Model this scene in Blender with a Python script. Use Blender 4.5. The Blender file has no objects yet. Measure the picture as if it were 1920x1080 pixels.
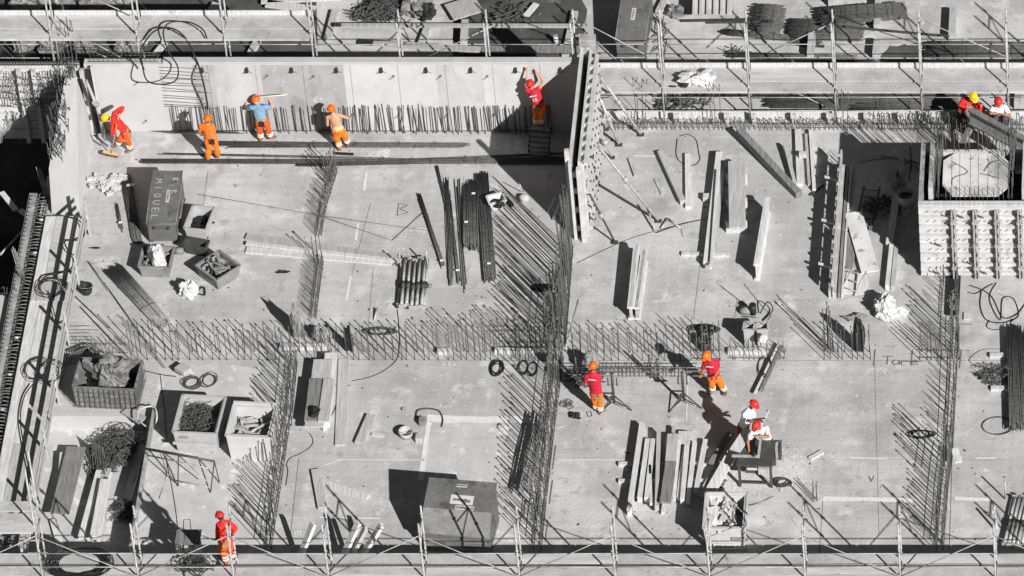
import bpy, math, random
from math import radians, sin, cos, pi
from mathutils import Vector, Matrix, noise
SC = bpy.context.scene
COL = SC.collection
# ------------------------------------------------------------------ camera
F = 13200.0; TH = radians(42.5); S0 = 67.3; PPX = 2350.0
D0 = F / S0
X0 = (PPX - 960) / S0
CP = Vector((X0, -D0 * cos(TH), D0 * sin(TH)))
cam = bpy.data.cameras.new('camera'); camo = bpy.data.objects.new('camera', cam); COL.objects.link(camo)
camo.location = CP; camo.rotation_euler = (pi / 2 - TH, 0, 0)
cam.sensor_width = 36; cam.lens = F / 1920 * 36
cam.shift_x = -(PPX - 960) / 1920; cam.shift_y = 0
cam.clip_start = 1; cam.clip_end = 2000
SC.camera = camo
SC.render.resolution_x = 1024; SC.render.resolution_y = 576
# ------------------------------------------------------------------ sky and sun
W = bpy.data.worlds.new("World"); SC.world = W; W.use_nodes = True
wn = W.node_tree; wn.nodes.clear()
sky = wn.nodes.new('ShaderNodeTexSky'); sky.sky_type = 'NISHITA'; sky.sun_disc = False
SUND = Vector((0.951, -1.265, 1.0)).normalized()
sky.sun_elevation = math.asin(SUND.z); sky.sun_rotation = math.atan2(SUND.x, SUND.y)
sky.altitude = 2000; sky.air_density = 0.6; sky.dust_density = 0.3
bw = wn.nodes.new('ShaderNodeRGBToBW'); bg = wn.nodes.new('ShaderNodeBackground'); wo = wn.nodes.new('ShaderNodeOutputWorld')
wn.links.new(sky.outputs[0], bw.inputs[0]); wn.links.new(bw.outputs[0], bg.inputs[0]); wn.links.new(bg.outputs[0], wo.inputs[0])
bg.inputs[1].default_value = 0.05
sl = bpy.data.lights.new('sun', 'SUN'); sl.energy = 4.6; sl.angle = radians(0.5); sl.color = (1, 0.985, 0.97)
so = bpy.data.objects.new('sun', sl); COL.objects.link(so); so.location = (0, 0, 60)
so.rotation_euler = (-SUND).to_track_quat('-Z', 'Y').to_euler()
SC.view_settings.view_transform = 'Standard'; SC.view_settings.look = 'None'
SC.view_settings.exposure = 0.50; SC.view_settings.gamma = 1
SC.cycles.max_bounces = 4; SC.cycles.diffuse_bounces = 2
# ------------------------------------------------------------------ photo pixel -> world point
FW = Vector((0, cos(TH), -sin(TH))); UP = Vector((0, sin(TH), cos(TH)))
def ray(px, py):
    return Vector(((px - PPX) / F, 0, 0)) + UP * ((540 - py) / F) + FW
def G(px, py, z=0.0):
    d = ray(px, py); t = (z - CP.z) / d.z
    return CP + d * t
def JY(px, py, Y):
    d = ray(px, py); t = (Y - CP.y) / d.y
    return CP + d * t
def YG(py, z=0.0): return G(960, py, z).y
R = random.Random(7)
# ------------------------------------------------------------------ materials
def mat(name, c, rough=0.85, var=0.12, scale=3.0, bump=0.0, metal=0.0, stretch=(1, 1, 1), spots=None, bscale=40, c2=None, detail=6, rot=0.0):
    m = bpy.data.materials.new(name); m.use_nodes = True
    n = m.node_tree.nodes; l = m.node_tree.links; b = n['Principled BSDF']
    col = (c, c, c) if not isinstance(c, tuple) else c
    b.inputs['Roughness'].default_value = rough; b.inputs['Metallic'].default_value = metal
    b.inputs['Specular IOR Level'].default_value = 0.3
    g = n.new('ShaderNodeNewGeometry'); mp = n.new('ShaderNodeMapping'); mp.inputs['Scale'].default_value = stretch; mp.inputs['Rotation'].default_value = (0, 0, rot)
    l.new(g.outputs['Position'], mp.inputs[0])
    t = n.new('ShaderNodeTexNoise'); t.inputs['Scale'].default_value = scale; t.inputs['Detail'].default_value = detail; t.inputs['Roughness'].default_value = 0.65
    l.new(mp.outputs[0], t.inputs['Vector'])
    r = n.new('ShaderNodeValToRGB'); l.new(t.outputs[0], r.inputs[0])
    lo = tuple(x * (1 - var * 1.6) for x in col) if c2 is None else c2
    hi = tuple(min(1, x * (1 + var * 1.6)) for x in col)
    r.color_ramp.elements[0].position = 0.3; r.color_ramp.elements[0].color = (*lo, 1)
    r.color_ramp.elements[1].position = 0.7; r.color_ramp.elements[1].color = (*hi, 1)
    out = r.outputs[0]
    if spots:   # (scale, threshold, colour, softness)
        for (s_, th, sc_, sf) in spots:
            t2 = n.new('ShaderNodeTexNoise'); t2.inputs['Scale'].default_value = s_; t2.inputs['Detail'].default_value = 7; t2.inputs['Roughness'].default_value = 0.6
            t2.noise_dimensions = '4D'; t2.inputs['W'].default_value = th * 31 + s_
            l.new(mp.outputs[0], t2.inputs['Vector'])
            mr = n.new('ShaderNodeMapRange'); mr.inputs[1].default_value = th; mr.inputs[2].default_value = th + sf
            l.new(t2.outputs[0], mr.inputs[0])
            mx = n.new('ShaderNodeMix'); mx.data_type = 'RGBA'
            l.new(mr.outputs[0], mx.inputs[0]); l.new(out, mx.inputs[6]); mx.inputs[7].default_value = (sc_, sc_, sc_, 1)
            out = mx.outputs[2]
    l.new(out, b.inputs['Base Color'])
    if bump:
        t3 = n.new('ShaderNodeTexNoise'); t3.inputs['Scale'].default_value = bscale; t3.inputs['Detail'].default_value = 4
        l.new(mp.outputs[0], t3.inputs['Vector'])
        bp = n.new('ShaderNodeBump'); bp.inputs['Strength'].default_value = bump; bp.inputs['Distance'].default_value = 0.02
        l.new(t3.outputs[0], bp.inputs['Height']); l.new(bp.outputs[0], b.inputs['Normal'])
    return m
M = {}
def slabmat():
    m = mat('slab_concrete', 0.425, 0.9, 0.10, 0.6, 0.55, bscale=13, detail=10,
            spots=[(0.30, 0.52, 0.52, 0.10), (1.1, 0.55, 0.56, 0.09), (0.7, 0.56, 0.34, 0.13), (2.6, 0.58, 0.355, 0.09), (4.0, 0.64, 0.58, 0.05), (9, 0.66, 0.33, 0.04), (16, 0.725, 0.15, 0.02)])
    n = m.node_tree.nodes; l = m.node_tree.links; b = n['Principled BSDF']
    # trowel streaks along X and along Y
    src = b.inputs['Base Color'].links[0].from_socket
    for (sx, sy, amt) in ((0.5, 5, 0.07), (4, 0.35, 0.06), (34, 30, 0.14)):
        g = n.new('ShaderNodeNewGeometry'); mp = n.new('ShaderNodeMapping'); mp.inputs['Scale'].default_value = (sx, sy, 1)
        l.new(g.outputs['Position'], mp.inputs[0])
        t = n.new('ShaderNodeTexNoise'); t.inputs['Scale'].default_value = 1; t.inputs['Detail'].default_value = 6; l.new(mp.outputs[0], t.inputs['Vector'])
        mr = n.new('ShaderNodeMapRange'); mr.inputs[1].default_value = .3; mr.inputs[2].default_value = .7; mr.inputs[3].default_value = 1 - amt; mr.inputs[4].default_value = 1 + amt
        l.new(t.outputs[0], mr.inputs[0])
        mx = n.new('ShaderNodeVectorMath'); mx.operation = 'SCALE'; l.new(src, mx.inputs[0]); l.new(mr.outputs[0], mx.inputs['Scale'])
        src = mx.outputs[0]
    l.new(src, b.inputs['Base Color'])
    return m
M['slab'] = slabmat()
M['walld'] = mat('stained_wall_panel', 0.34, 0.85, 0.14, 1.2, 0.15, bscale=14, detail=9, stretch=(1, 1, .6), spots=[(2, 0.54, 0.26, 0.12), (5, .60, .48, .08)])
M['walll'] = mat('pale_wall_panel', 0.50, 0.85, 0.07, 1.2, 0.15, bscale=14, detail=9, spots=[(2, 0.6, 0.42, 0.12)])
M['wall'] = mat('wall_concrete', 0.45, 0.85, 0.10, 0.9, 0.15, bscale=14, detail=9, stretch=(1, 1, .6), spots=[(1.1, 0.56, 0.36, 0.12), (4, .64, .55, .08), (0.5, .55, .5, .1)])
M['wallwhite'] = mat('fresh_concrete', 0.46, 0.85, 0.05, 1.2, 0.1, spots=[(2, .6, .5, .1)])
M['light'] = mat('pale_concrete', 0.48, 0.9, 0.10, 1.5, 0.25, bscale=12, detail=8, spots=[(2.2, .56, .66, .08), (6, .62, .38, .06)])
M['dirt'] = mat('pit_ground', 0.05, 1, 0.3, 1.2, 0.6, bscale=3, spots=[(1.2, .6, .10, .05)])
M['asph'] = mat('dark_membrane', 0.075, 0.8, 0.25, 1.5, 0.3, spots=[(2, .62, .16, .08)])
M['form'] = mat('formwork_face', 0.50, 0.7, 0.12, 2, 0.2, spots=[(4, .58, .34, .1), (9, .62, .7, .05)])
M['formd'] = mat('formwork_dirty', 0.30, 0.8, 0.25, 3, 0.3, spots=[(5, .58, .5, .08)])
def wood(name, c, rot=0.0, var=.16):
    return mat(name, c, 0.8, var, 2.2, 0.25, stretch=(9, 0.8, 3), rot=rot, bscale=8, spots=[(.8, .60, c * .62, .1), (3, .64, min(.8, c * 1.35), .06)])
M['wl'] = wood('pale_timber', 0.58); M['wm'] = wood('weathered_timber', 0.42); M['wd'] = wood('dirty_timber', 0.20, var=.28)
M['wlx'] = wood('pale_timber_across', 0.52, rot=pi / 2); M['wmx'] = wood('weathered_timber_across', 0.36, rot=pi / 2)
M['ply'] = mat('plywood', 0.62, 0.75, 0.12, 1.5, 0.2, spots=[(3, .56, .30, .1), (7, .64, .55, .05)])
M['deck'] = mat('deck_board', 0.50, 0.8, 0.14, 1.0, 0.6, stretch=(.6, 5, 1), bscale=16, spots=[(2, .6, .28, .1), (9, .64, .62, .05)])
M['decks'] = mat('steel_deck', 0.44, 0.6, 0.14, 1.5, 0.8, bscale=28, spots=[(3, .6, .25, .1), (20, .62, .62, .05)])
M['bar'] = mat('rebar_steel', 0.09, 0.7, 0.3, 12, 0.0)
M['barl'] = mat('rebar_pale', 0.20, 0.6, 0.3, 12, 0.0)
M['tie'] = mat('tie_wire', 0.05, 0.6, 0.2, 12)
M['tag'] = mat('bundle_tag', 0.8, 0.6, 0.03, 5)
M['galv'] = mat('galvanised_pipe', 0.36, 0.55, 0.22, 6, 0.0, metal=0.1, spots=[(14, .62, .2, .05)])
M['prop'] = mat('prop_pipe', 0.40, 0.5, 0.22, 5, metal=0.2, spots=[(11, .58, .14, .06)])
M['dsteel'] = mat('dark_steel', 0.06, 0.5, 0.2, 4, spots=[(25, .69, .35, .03)])
M['box'] = mat('painted_steel_box', 0.125, 0.55, 0.14, 2, 0.1, spots=[(26, .63, .36, .03), (6, .60, .19, .08), (2.5, .56, .07, .1)])
M['box2'] = mat('painted_steel_lid', 0.19, 0.55, 0.14, 2, 0.1, spots=[(24, .62, .40, .04), (5, .58, .24, .08), (2.5, .56, .10, .1)])
M['wht'] = mat('white_paint', 0.50, 0.6, 0.06, 3, spots=[(8, .64, .4, .06)])
M['lgrey'] = mat('light_grey_plastic', 0.40, 0.6, 0.1, 4, spots=[(12, .64, .25, .06)])
M['tubd'] = mat('grey_plastic_tub', 0.22, 0.6, 0.2, 4, spots=[(10, .6, .4, .06)])
M['blk'] = mat('black_rubber', 0.02, 0.5, 0.2, 5)
M['hose'] = mat('pale_hose', 0.5, 0.5, 0.1, 5)
M['sack'] = mat('white_sack', 0.50, 0.8, 0.08, 5, 0.4, bscale=10)
M['foam'] = mat('white_foam', 0.54, 0.9, 0.03, 5)
M['tarp'] = mat('grey_tarp', 0.17, 0.6, 0.3, 4, 0.6, bscale=8, spots=[(6, .6, .35, .06)])
M['scufl'] = mat('scuff_pale', 0.50, 0.9, 0.1, 9); M['scufd'] = mat('scuff_dark', 0.30, 0.9, 0.1, 9)
M['chalk'] = mat('chalk_white', 0.66, 0.9, 0.08, 9)
M['pencil'] = mat('crayon_dark', 0.13, 0.9, 0.1, 9)
M['dust'] = mat('sawdust', 0.6, 1, 0.1, 6, 0.4)
M['hole'] = mat('anchor_and_shade_black', 0.02, .8, .1, 5)  # black of anchors and tool handles, also painted shade in gaps
# worker colours
M['or'] = mat('hivis_orange', (0.88, 0.17, 0.01), 0.7, 0.10, 8, .3, bscale=14)
M['ord'] = mat('hivis_deep_orange', (0.82, 0.10, 0.015), 0.7, 0.10, 8, .3, bscale=14)
M['ors'] = mat('orange_shirt', (0.72, 0.15, 0.02), 0.8, 0.10, 8, .3, bscale=14)
M['red'] = mat('bright_red_shirt', (0.75, 0.03, 0.02), 0.8, 0.10, 8, .3, bscale=14)
M['crim'] = mat('crimson_shirt', (0.48, 0.015, 0.035), 0.8, 0.10, 8, .3, bscale=14)
M['blu'] = mat('blue_tshirt', (0.17, 0.28, 0.40), 0.85, 0.10, 8, .3, bscale=14)
M['wsh'] = mat('white_tshirt', (0.72, 0.74, 0.78), 0.85, 0.05, 8, .3, bscale=14)
M['jean'] = mat('dark_denim', (0.06, 0.08, 0.12), 0.85, 0.15, 8)
M['brn'] = mat('rust_trousers', (0.20, 0.045, 0.02), 0.85, 0.15, 8)
M['gtr'] = mat('grey_trousers', (0.07, 0.07, 0.065), 0.85, 0.15, 8)
M['refl'] = mat('reflective_band', (0.78, 0.76, 0.68), 0.4, 0.04, 8)
M['boot'] = mat('brown_boots', (0.16, 0.12, 0.085), 0.8, 0.2, 12)
M['leath'] = mat('tan_leather', (0.34, 0.20, 0.08), 0.7, 0.2, 10)
M['glove'] = mat('dark_glove', (0.03, 0.02, 0.02), 0.8, 0.2, 12)
def skinmat(name, c):
    m = mat(name, c, 0.5, 0.08, 10); return m
M['sk1'] = skinmat('light_skin', (0.58, 0.29, 0.17)); M['sk2'] = skinmat('tanned_skin', (0.40, 0.17, 0.09)); M['sk3'] = skinmat('brown_skin', (0.13, 0.05, 0.035))
M['hair'] = mat('dark_hair', (0.02, 0.013, 0.01), 0.6, 0.2, 30)
M['eye'] = mat('eye_dark', (0.02, 0.02, 0.02), 0.2, 0.1, 30)
M['ho'] = mat('orange_helmet', (0.90, 0.14, 0.01), 0.3, 0.03, 5); M['hr'] = mat('red_helmet', (0.60, 0.03, 0.025), 0.35, 0.05, 5)
M['hy'] = mat('yellow_helmet', (0.90, 0.50, 0.01), 0.3, 0.03, 5)
M['bw'] = mat('pale_broom_wood', (0.62, 0.44, 0.24), 0.7, 0.08, 10); M['br'] = mat('brown_bristle', (0.12, 0.07, 0.045), 0.9, 0.2, 60)
M['rod'] = mat('yellow_white_rod', (0.75, 0.72, 0.40), 0.6, 0.05, 5)
# ------------------------------------------------------------------ mesh builder
ORG = {}
class MB:
    def __init__(s): s.v = []; s.f = []; s.sm = []
    def add(s, vs, fs, smooth=False):
        o = len(s.v); s.v += [Vector(p) for p in vs]
        for f in fs: s.f.append(tuple(i + o for i in f)); s.sm.append(smooth)
        return s
    def box(s, c, u, v, w):   # centre and three half vectors
        c, u, v, w = Vector(c), Vector(u), Vector(v), Vector(w)
        P = [c + u * a + v * b + w * d for d in (-1, 1) for b in (-1, 1) for a in (-1, 1)]
        if u.cross(v).dot(w) < 0: fs = [(0, 1, 3, 2), (4, 6, 7, 5), (0, 4, 5, 1), (1, 5, 7, 3), (3, 7, 6, 2), (2, 6, 4, 0)]
        else: fs = [(0, 2, 3, 1), (4, 5, 7, 6), (0, 1, 5, 4), (1, 3, 7, 5), (3, 2, 6, 7), (2, 0, 4, 6)]
        return s.add(P, fs)
    def bx(s, x0, x1, y0, y1, z0, z1):
        return s.box(((x0 + x1) / 2, (y0 + y1) / 2, (z0 + z1) / 2), ((x1 - x0) / 2, 0, 0), (0, (y1 - y0) / 2, 0), (0, 0, (z1 - z0) / 2))
    def hexa(s, b, t):       # 4 bottom, 4 top points (ccw seen from above)
        return s.add(list(b) + list(t), [(3, 2, 1, 0), (4, 5, 6, 7), (0, 1, 5, 4), (1, 2, 6, 5), (2, 3, 7, 6), (3, 0, 4, 7)])
    def prism(s, poly, z0, z1):
        n = len(poly); b = [Vector((p[0], p[1], z0)) for p in poly]; t = [Vector((p[0], p[1], z1)) for p in poly]
        return s.add(b + t, [tuple(range(n - 1, -1, -1)), tuple(range(n, 2 * n))] + [(i, (i + 1) % n, n + (i + 1) % n, n + i) for i in range(n)])
    def quad(s, a, b, c, d): return s.add([a, b, c, d], [(0, 1, 2, 3)])
    def tube(s, pts, r, n=6, caps=True, flat=1.0):
        pts = [Vector(p) for p in pts]
        if not isinstance(r, (list, tuple)): r = [r] * len(pts)
        o = len(s.v); K = len(pts); pn = None
        for i, p in enumerate(pts):
            d = (pts[min(i + 1, K - 1)] - pts[max(i - 1, 0)])
            d = d.normalized() if d.length > 1e-9 else Vector((0, 0, 1))
            if pn is None: a = d.orthogonal().normalized()
            else: a = (pn - d * pn.dot(d)); a = a.normalized() if a.length > 1e-6 else d.orthogonal().normalized()
            pn = a; b = d.cross(a)
            for k in range(n):
                q = 2 * pi * k / n; s.v.append(p + (a * cos(q) + b * sin(q) * flat) * r[i])
        for i in range(K - 1):
            for k in range(n):
                s.f.append((o + i * n + k, o + i * n + (k + 1) % n, o + (i + 1) * n + (k + 1) % n, o + (i + 1) * n + k)); s.sm.append(n > 4)
        if caps:
            s.f.append(tuple(o + k for k in range(n - 1, -1, -1))); s.sm.append(False)
            s.f.append(tuple(o + (K - 1) * n + k for k in range(n))); s.sm.append(False)
        return s
    def limb(s, pts, rad, side, n=12):  # elliptical sweep; rad (rx along side, ry) per point, rounded ends
        pts = [Vector(p) for p in pts]; side = Vector(side); o = len(s.v); K = len(pts)
        rings = []
        for i in range(K):
            d = (pts[min(i + 1, K - 1)] - pts[max(i - 1, 0)]).normalized()
            a = side - d * side.dot(d); a = a.normalized() if a.length > 1e-4 else d.orthogonal().normalized()
            b = d.cross(a); rx, ry = rad[i] if isinstance(rad[i], tuple) else (rad[i], rad[i])
            if i == 0:
                for q, h in ((.35, .94), (.75, .66)): rings.append((pts[0] - d * min(rx, ry) * h, a, b, rx * q, ry * q))
            rings.append((pts[i], a, b, rx, ry))
            if i == K - 1:
                for q, h in ((.75, .66), (.35, .94)): rings.append((pts[i] + d * min(rx, ry) * h, a, b, rx * q, ry * q))
        for (c, a, b, rx, ry) in rings:
            for k in range(n):
                q = 2 * pi * k / n; s.v.append(c + a * cos(q) * rx + b * sin(q) * ry)
        for i in range(len(rings) - 1):
            for k in range(n):
                s.f.append((o + i * n + k, o + i * n + (k + 1) % n, o + (i + 1) * n + (k + 1) % n, o + (i + 1) * n + k)); s.sm.append(True)
        s.f.append(tuple(o + k for k in range(n - 1, -1, -1))); s.sm.append(True)
        s.f.append(tuple(o + (len(rings) - 1) * n + k for k in range(n))); s.sm.append(True)
        return s
    def ball(s, c, rx, ry, rz, nu=12, nv=8, ax=None, top=pi):
        c = Vector(c); A = ax or (Vector((1, 0, 0)), Vector((0, 1, 0)), Vector((0, 0, 1)))
        o = len(s.v)
        for j in range(nv + 1):
            t = top * j / nv
            for k in range(nu):
                q = 2 * pi * k / nu
                s.v.append(c + A[0] * rx * sin(t) * cos(q) + A[1] * ry * sin(t) * sin(q) + A[2] * rz * cos(t))
        for j in range(nv):
            for k in range(nu):
                s.f.append((o + j * nu + k, o + (j + 1) * nu + k, o + (j + 1) * nu + (k + 1) % nu, o + j * nu + (k + 1) % nu)); s.sm.append(True)
        return s
    def mesh(s, name, m, org=(0, 0, 0)):
        me = bpy.data.meshes.new(name); org = Vector(org)
        me.from_pydata([p - org for p in s.v], [], s.f); me.polygons.foreach_set('use_smooth', s.sm)
        if m is not None: me.materials.append(M[m] if isinstance(m, str) else m)
        me.update(); return me
    def build(s, name, m, parent=None, label=None, cat=None, group=None, kind=None):
        if parent is None:
            lo = [min(p[i] for p in s.v) for i in range(3)]; hi = [max(p[i] for p in s.v) for i in range(3)]
            org = Vector(((lo[0] + hi[0]) / 2, (lo[1] + hi[1]) / 2, lo[2]))
        else: org = ORG[parent.name]
        o = bpy.data.objects.new(name, s.mesh(name, m, org)); COL.objects.link(o); ORG[o.name] = org
        if parent is None: o.location = org
        else: o.parent = parent
        tag(o, label, cat, group, kind); return o
def tag(o, label=None, cat=None, group=None, kind=None):
    if label: o['label'] = label
    if cat: o['category'] = cat
    if group: o['group'] = group
    if kind: o['kind'] = kind
def root(name, loc, label, cat, group=None):
    o = bpy.data.objects.new(name, None); o.empty_display_size = .2; COL.objects.link(o)
    o.location = Vector(loc); ORG[o.name] = Vector(loc); tag(o, label, cat, group); return o
def inst(name, me, parent, loc, rot=(0, 0, 0), scale=(1, 1, 1)):
    o = bpy.data.objects.new(name, me); COL.objects.link(o); o.parent = parent
    o.location = Vector(loc) - ORG[parent.name]; o.rotation_euler = rot; o.scale = scale
    ORG[o.name] = ORG[parent.name]; return o
def struct(mb, name, m): return mb.build(name, m, kind='structure')
def smoothpts(P, k=6, close=False):
    P = [Vector(p) for p in P]; out = []; n = len(P)
    for i in range(n - 1 if not close else n):
        a, b, c, d = (P[max(i - 1, 0)], P[i], P[min(i + 1, n - 1)], P[min(i + 2, n - 1)]) if not close else (P[i - 1], P[i], P[(i + 1) % n], P[(i + 2) % n])
        for j in range(k):
            t = j / k; out.append(.5 * ((2 * b) + (c - a) * t + (2 * a - 5 * b + 4 * c - d) * t * t + (3 * b - a - 3 * c + d) * t ** 3))
    out.append(P[-1] if not close else P[0]); return out
# ------------------------------------------------------------------ generic objects
def plank(p1, p2, w, t, z=0.0, m='wl', label='', name='plank', cat='plank', group=None, z2=None, build=True, mb=None, roll=0):
    a = G(*p1, z); b = G(*p2, z if z2 is None else z2)
    d = (b - a); L = d.length; d.normalize(); s = Vector((-d.y, d.x, 0)).normalized(); u = d.cross(s); u = u if u.z > 0 else -u
    if roll:
        q = Matrix.Rotation(radians(roll), 3, d); s = q @ s; u = q @ u
    mb = mb or MB(); j = R.uniform(-.004, .004)
    if abs(d.x) > abs(d.y) and m in ('wl', 'wm'): m += 'x'
    mb.box((a + b) / 2 + u * (t / 2), d * (L / 2), s * (w / 2 + j), u * (t / 2))
    return mb.build(name, m, None, label, cat, group) if build else mb
def cable(pts, label, r=.012, m='blk', z=0.015, name='cable', cat='cable', group=None, k=6):
    P = [G(p[0], p[1], (p[2] if len(p) > 2 else z) + R.uniform(0, .003)) for p in pts]
    return MB().tube(smoothpts(P, k), r, 5).build(name, m, None, label, cat, group)
BARME = {}
def barmesh(H, r, m='bar', hook=False):
    key = (round(H, 2), r, m, hook)
    if key not in BARME:
        pts = [(0, 0, -.05), (0, 0, H)]
        if hook: pts += [(.03, .02, H + .03), (.07, .03, H)]
        q = MB().tube(pts, r, 5)
        if not hook and H > .75 and r < .0125: q.tube([(0, 0, H - .05), (0, 0, H)], r * 1.6, 6)
        BARME[key] = q.mesh('bar', m)
    return BARME[key]
def row(pts, H, sp, label, off=0.16, lines=2, r=.011, jit=.015, lean=.018, hb=(0.12,), z0=0.0, m='bar', hook=False, group='starter bar rows', name='rebar_row', caps=False, hj=.08, tilt=(0, 0)):
    P = [G(x, y, z0) for x, y in pts]
    rt = root(name, P[0], label, 'rebar', group)
    seg = []; tot = 0
    for a, b in zip(P, P[1:]): seg.append((a, b, (b - a).length)); tot += (b - a).length
    def at(t):
        for a, b, L in seg:
            if t <= L: return a.lerp(b, t / L), (b - a).normalized()
            t -= L
        return b, (b - a).normalized()
    n = max(2, int(tot / sp)); cnt = 0; rest = MB(); N = n * lines
    for i in range(n):
        for k in range(lines):
            c, d = at(tot * (i + .5) / n + R.uniform(-.3, .3) * sp)
            s = Vector((-d.y, d.x, 0)); c = c + s * off * k + Vector((R.uniform(-jit, jit), R.uniform(-jit, jit), 0))
            h = (H[0] + (H[1] - H[0]) * i / n) if isinstance(H, tuple) else H
            h = h * (1 + R.uniform(-hj, hj)); hh = max(.1, round(h / .1) * .1)
            rx, ry = R.gauss(0, lean) + tilt[0], R.gauss(0, lean) + tilt[1]
            if cnt < 99 or N <= 100: inst('bar', barmesh(hh, r, m, hook), rt, c, (rx, ry, R.uniform(0, 6)), (1, 1, h / hh))
            else: rest.tube([c + Vector((0, 0, -.05)), c + Vector((ry * h, -rx * h, h))], r, 5)
            cnt += 1
    if rest.v: rest.build('bars', m, rt, kind='stuff')
    for z in hb:
        for k in range(lines):
            q = [];
            for i in range(max(2, int(tot / .8)) + 1):
                c, d = at(tot * i / max(2, int(tot / .8))); s = Vector((-d.y, d.x, 0))
                q.append(c + s * (off * k + .02) + Vector((0, 0, z + R.uniform(-.015, .015))))
            MB().tube(q, r * .85, 5).build('tie_bar', m, rt)
    return rt
def bundle(p1, p2, w, label, n=12, layers=2, r=.013, z=.0, ties=3, spread=.15, fan=1.0, tagat=None, m='bar', name='rebar_bundle', group='rebar bundles on the slab', z2=None, bow=0.02):
    a = G(*p1, z + .02); b = G(*p2, (z if z2 is None else z2) + .02); d = (b - a); L = d.length; d.normalize(); s = Vector((-d.y, d.x, 0)).normalized()
    rt = root(name, a, label, 'rebar bundle', group); mb = MB()
    for ly in range(layers):
        for i in range(n):
            t = (i + .5) / n - .5; e1, e2 = R.uniform(-spread, spread), R.uniform(-spread, spread)
            o1 = s * (t * w + R.uniform(-.008, .008)); o2 = s * (t * w * fan + R.uniform(-.012, .012)); zz = Vector((0, 0, ly * r * 1.9 + R.uniform(0, .008)))
            mid = a.lerp(b, .5) + (o1 + o2) / 2 + s * R.uniform(-bow, bow) + zz
            mb.tube([a + d * e1 + o1 + zz, mid, b + d * e2 + o2 + zz], r, 5)
    mb.build('bars', m, rt)
    for k in range(ties):
        t = (k + .7) / (ties + .4); c = a.lerp(b, t) + d * R.uniform(-.1, .1); ww = w * (1 + (fan - 1) * t) / 2 + .02; h = layers * r * 2 + .02
        MB().tube([c - s * ww + Vector((0, 0, -.01)), c - s * ww * .9 + Vector((0, 0, h)), c + s * ww * .9 + Vector((0, 0, h)), c + s * ww + Vector((0, 0, -.01))], .006, 4).build('wire_tie', 'tie', rt)
    if tagat:
        c = a.lerp(b, tagat) + Vector((0, 0, layers * r * 2 + .03)); MB().box(c, s * .05, d * .035, Vector((0, 0, .003))).build('paper_tag', 'tag', rt)
    return rt
def tangle(pc, rx, ry, h, label, n=60, r=.009, z=0, L=.6, m='bar', name='wire_heap', cat='scrap heap', curl=1.0, mode='curl', group=None, build=True):
    c = G(*pc, z); mb = MB()
    for i in range(n):
        q = R.uniform(0, 2 * pi); rr = math.sqrt(R.random()); zz = R.random() * (1 - rr * rr) * h
        p = c + Vector((rx * rr * cos(q), ry * rr * sin(q), zz + r)); d = Vector((R.uniform(-1, 1), R.uniform(-1, 1), R.uniform(-.4, .5))).normalized()
        l_ = L * R.uniform(.5, 1.2); P = [p]; k = 6 if mode == 'curl' else 2
        for j in range(k):
            if mode == 'curl': d = (d + Vector((R.uniform(-1, 1), R.uniform(-1, 1), R.uniform(-.5, .5))) * curl * .6).normalized()
            q_ = P[-1] + d * l_ / k; e = math.hypot((q_.x - c.x) / (rx * 1.25), (q_.y - c.y) / (ry * 1.25))
            if e > 1: q_ = P[-1].lerp(c + Vector((0, 0, zz)), .25)
            q_.z = min(max(q_.z, z + r), z + h * 1.15); P.append(q_)
        mb.tube(smoothpts(P, 3) if mode == 'curl' else P, r, 4)
    return mb.build(name, m, None, label, cat, group)
def blob(pc, rx, ry, h, label, m='sack', name='sack', cat='sack', seed=1, z=0, amp=.35, ang=0, parent=None, group=None):
    c = G(*pc, z); mb = MB(); nu, nv = 30, 16; o = 0
    for j in range(nv + 1):
        t = pi * j / nv
        for k in range(nu):
            q = 2 * pi * k / nu; d = Vector((sin(t) * cos(q), sin(t) * sin(q), cos(t)))
            f = 1 + amp * (noise.noise(d * 1.6 + Vector((seed * 7.1, 0, 0))) + .6 * abs(noise.noise(d * 3.7 + Vector((seed * 3.3, 5, 0)))) - .1) + amp * .3 * noise.noise(d * 9 + Vector((seed, 2, 1)))
            p = Vector((d.x * rx * f, d.y * ry * f, max(-.6, d.z) * h * .62 * f + h * .37)); p = Matrix.Rotation(ang, 3, 'Z') @ p
            p.z = max(p.z, 0.004); mb.v.append(c + p)
    for j in range(nv):
        for k in range(nu):
            mb.f.append((j * nu + k, (j + 1) * nu + k, (j + 1) * nu + (k + 1) % nu, j * nu + (k + 1) % nu)); mb.sm.append(False)
    return mb.build(name, m, parent, label, cat, group)
def frame2(FL, FR, z=0):   # local axes from two front ground pixels
    a = G(*FL, z); b = G(*FR, z); u = (b - a); w = u.length; u.normalize(); v = Vector((-u.y, u.x, 0)); return a, u, v, w
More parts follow.
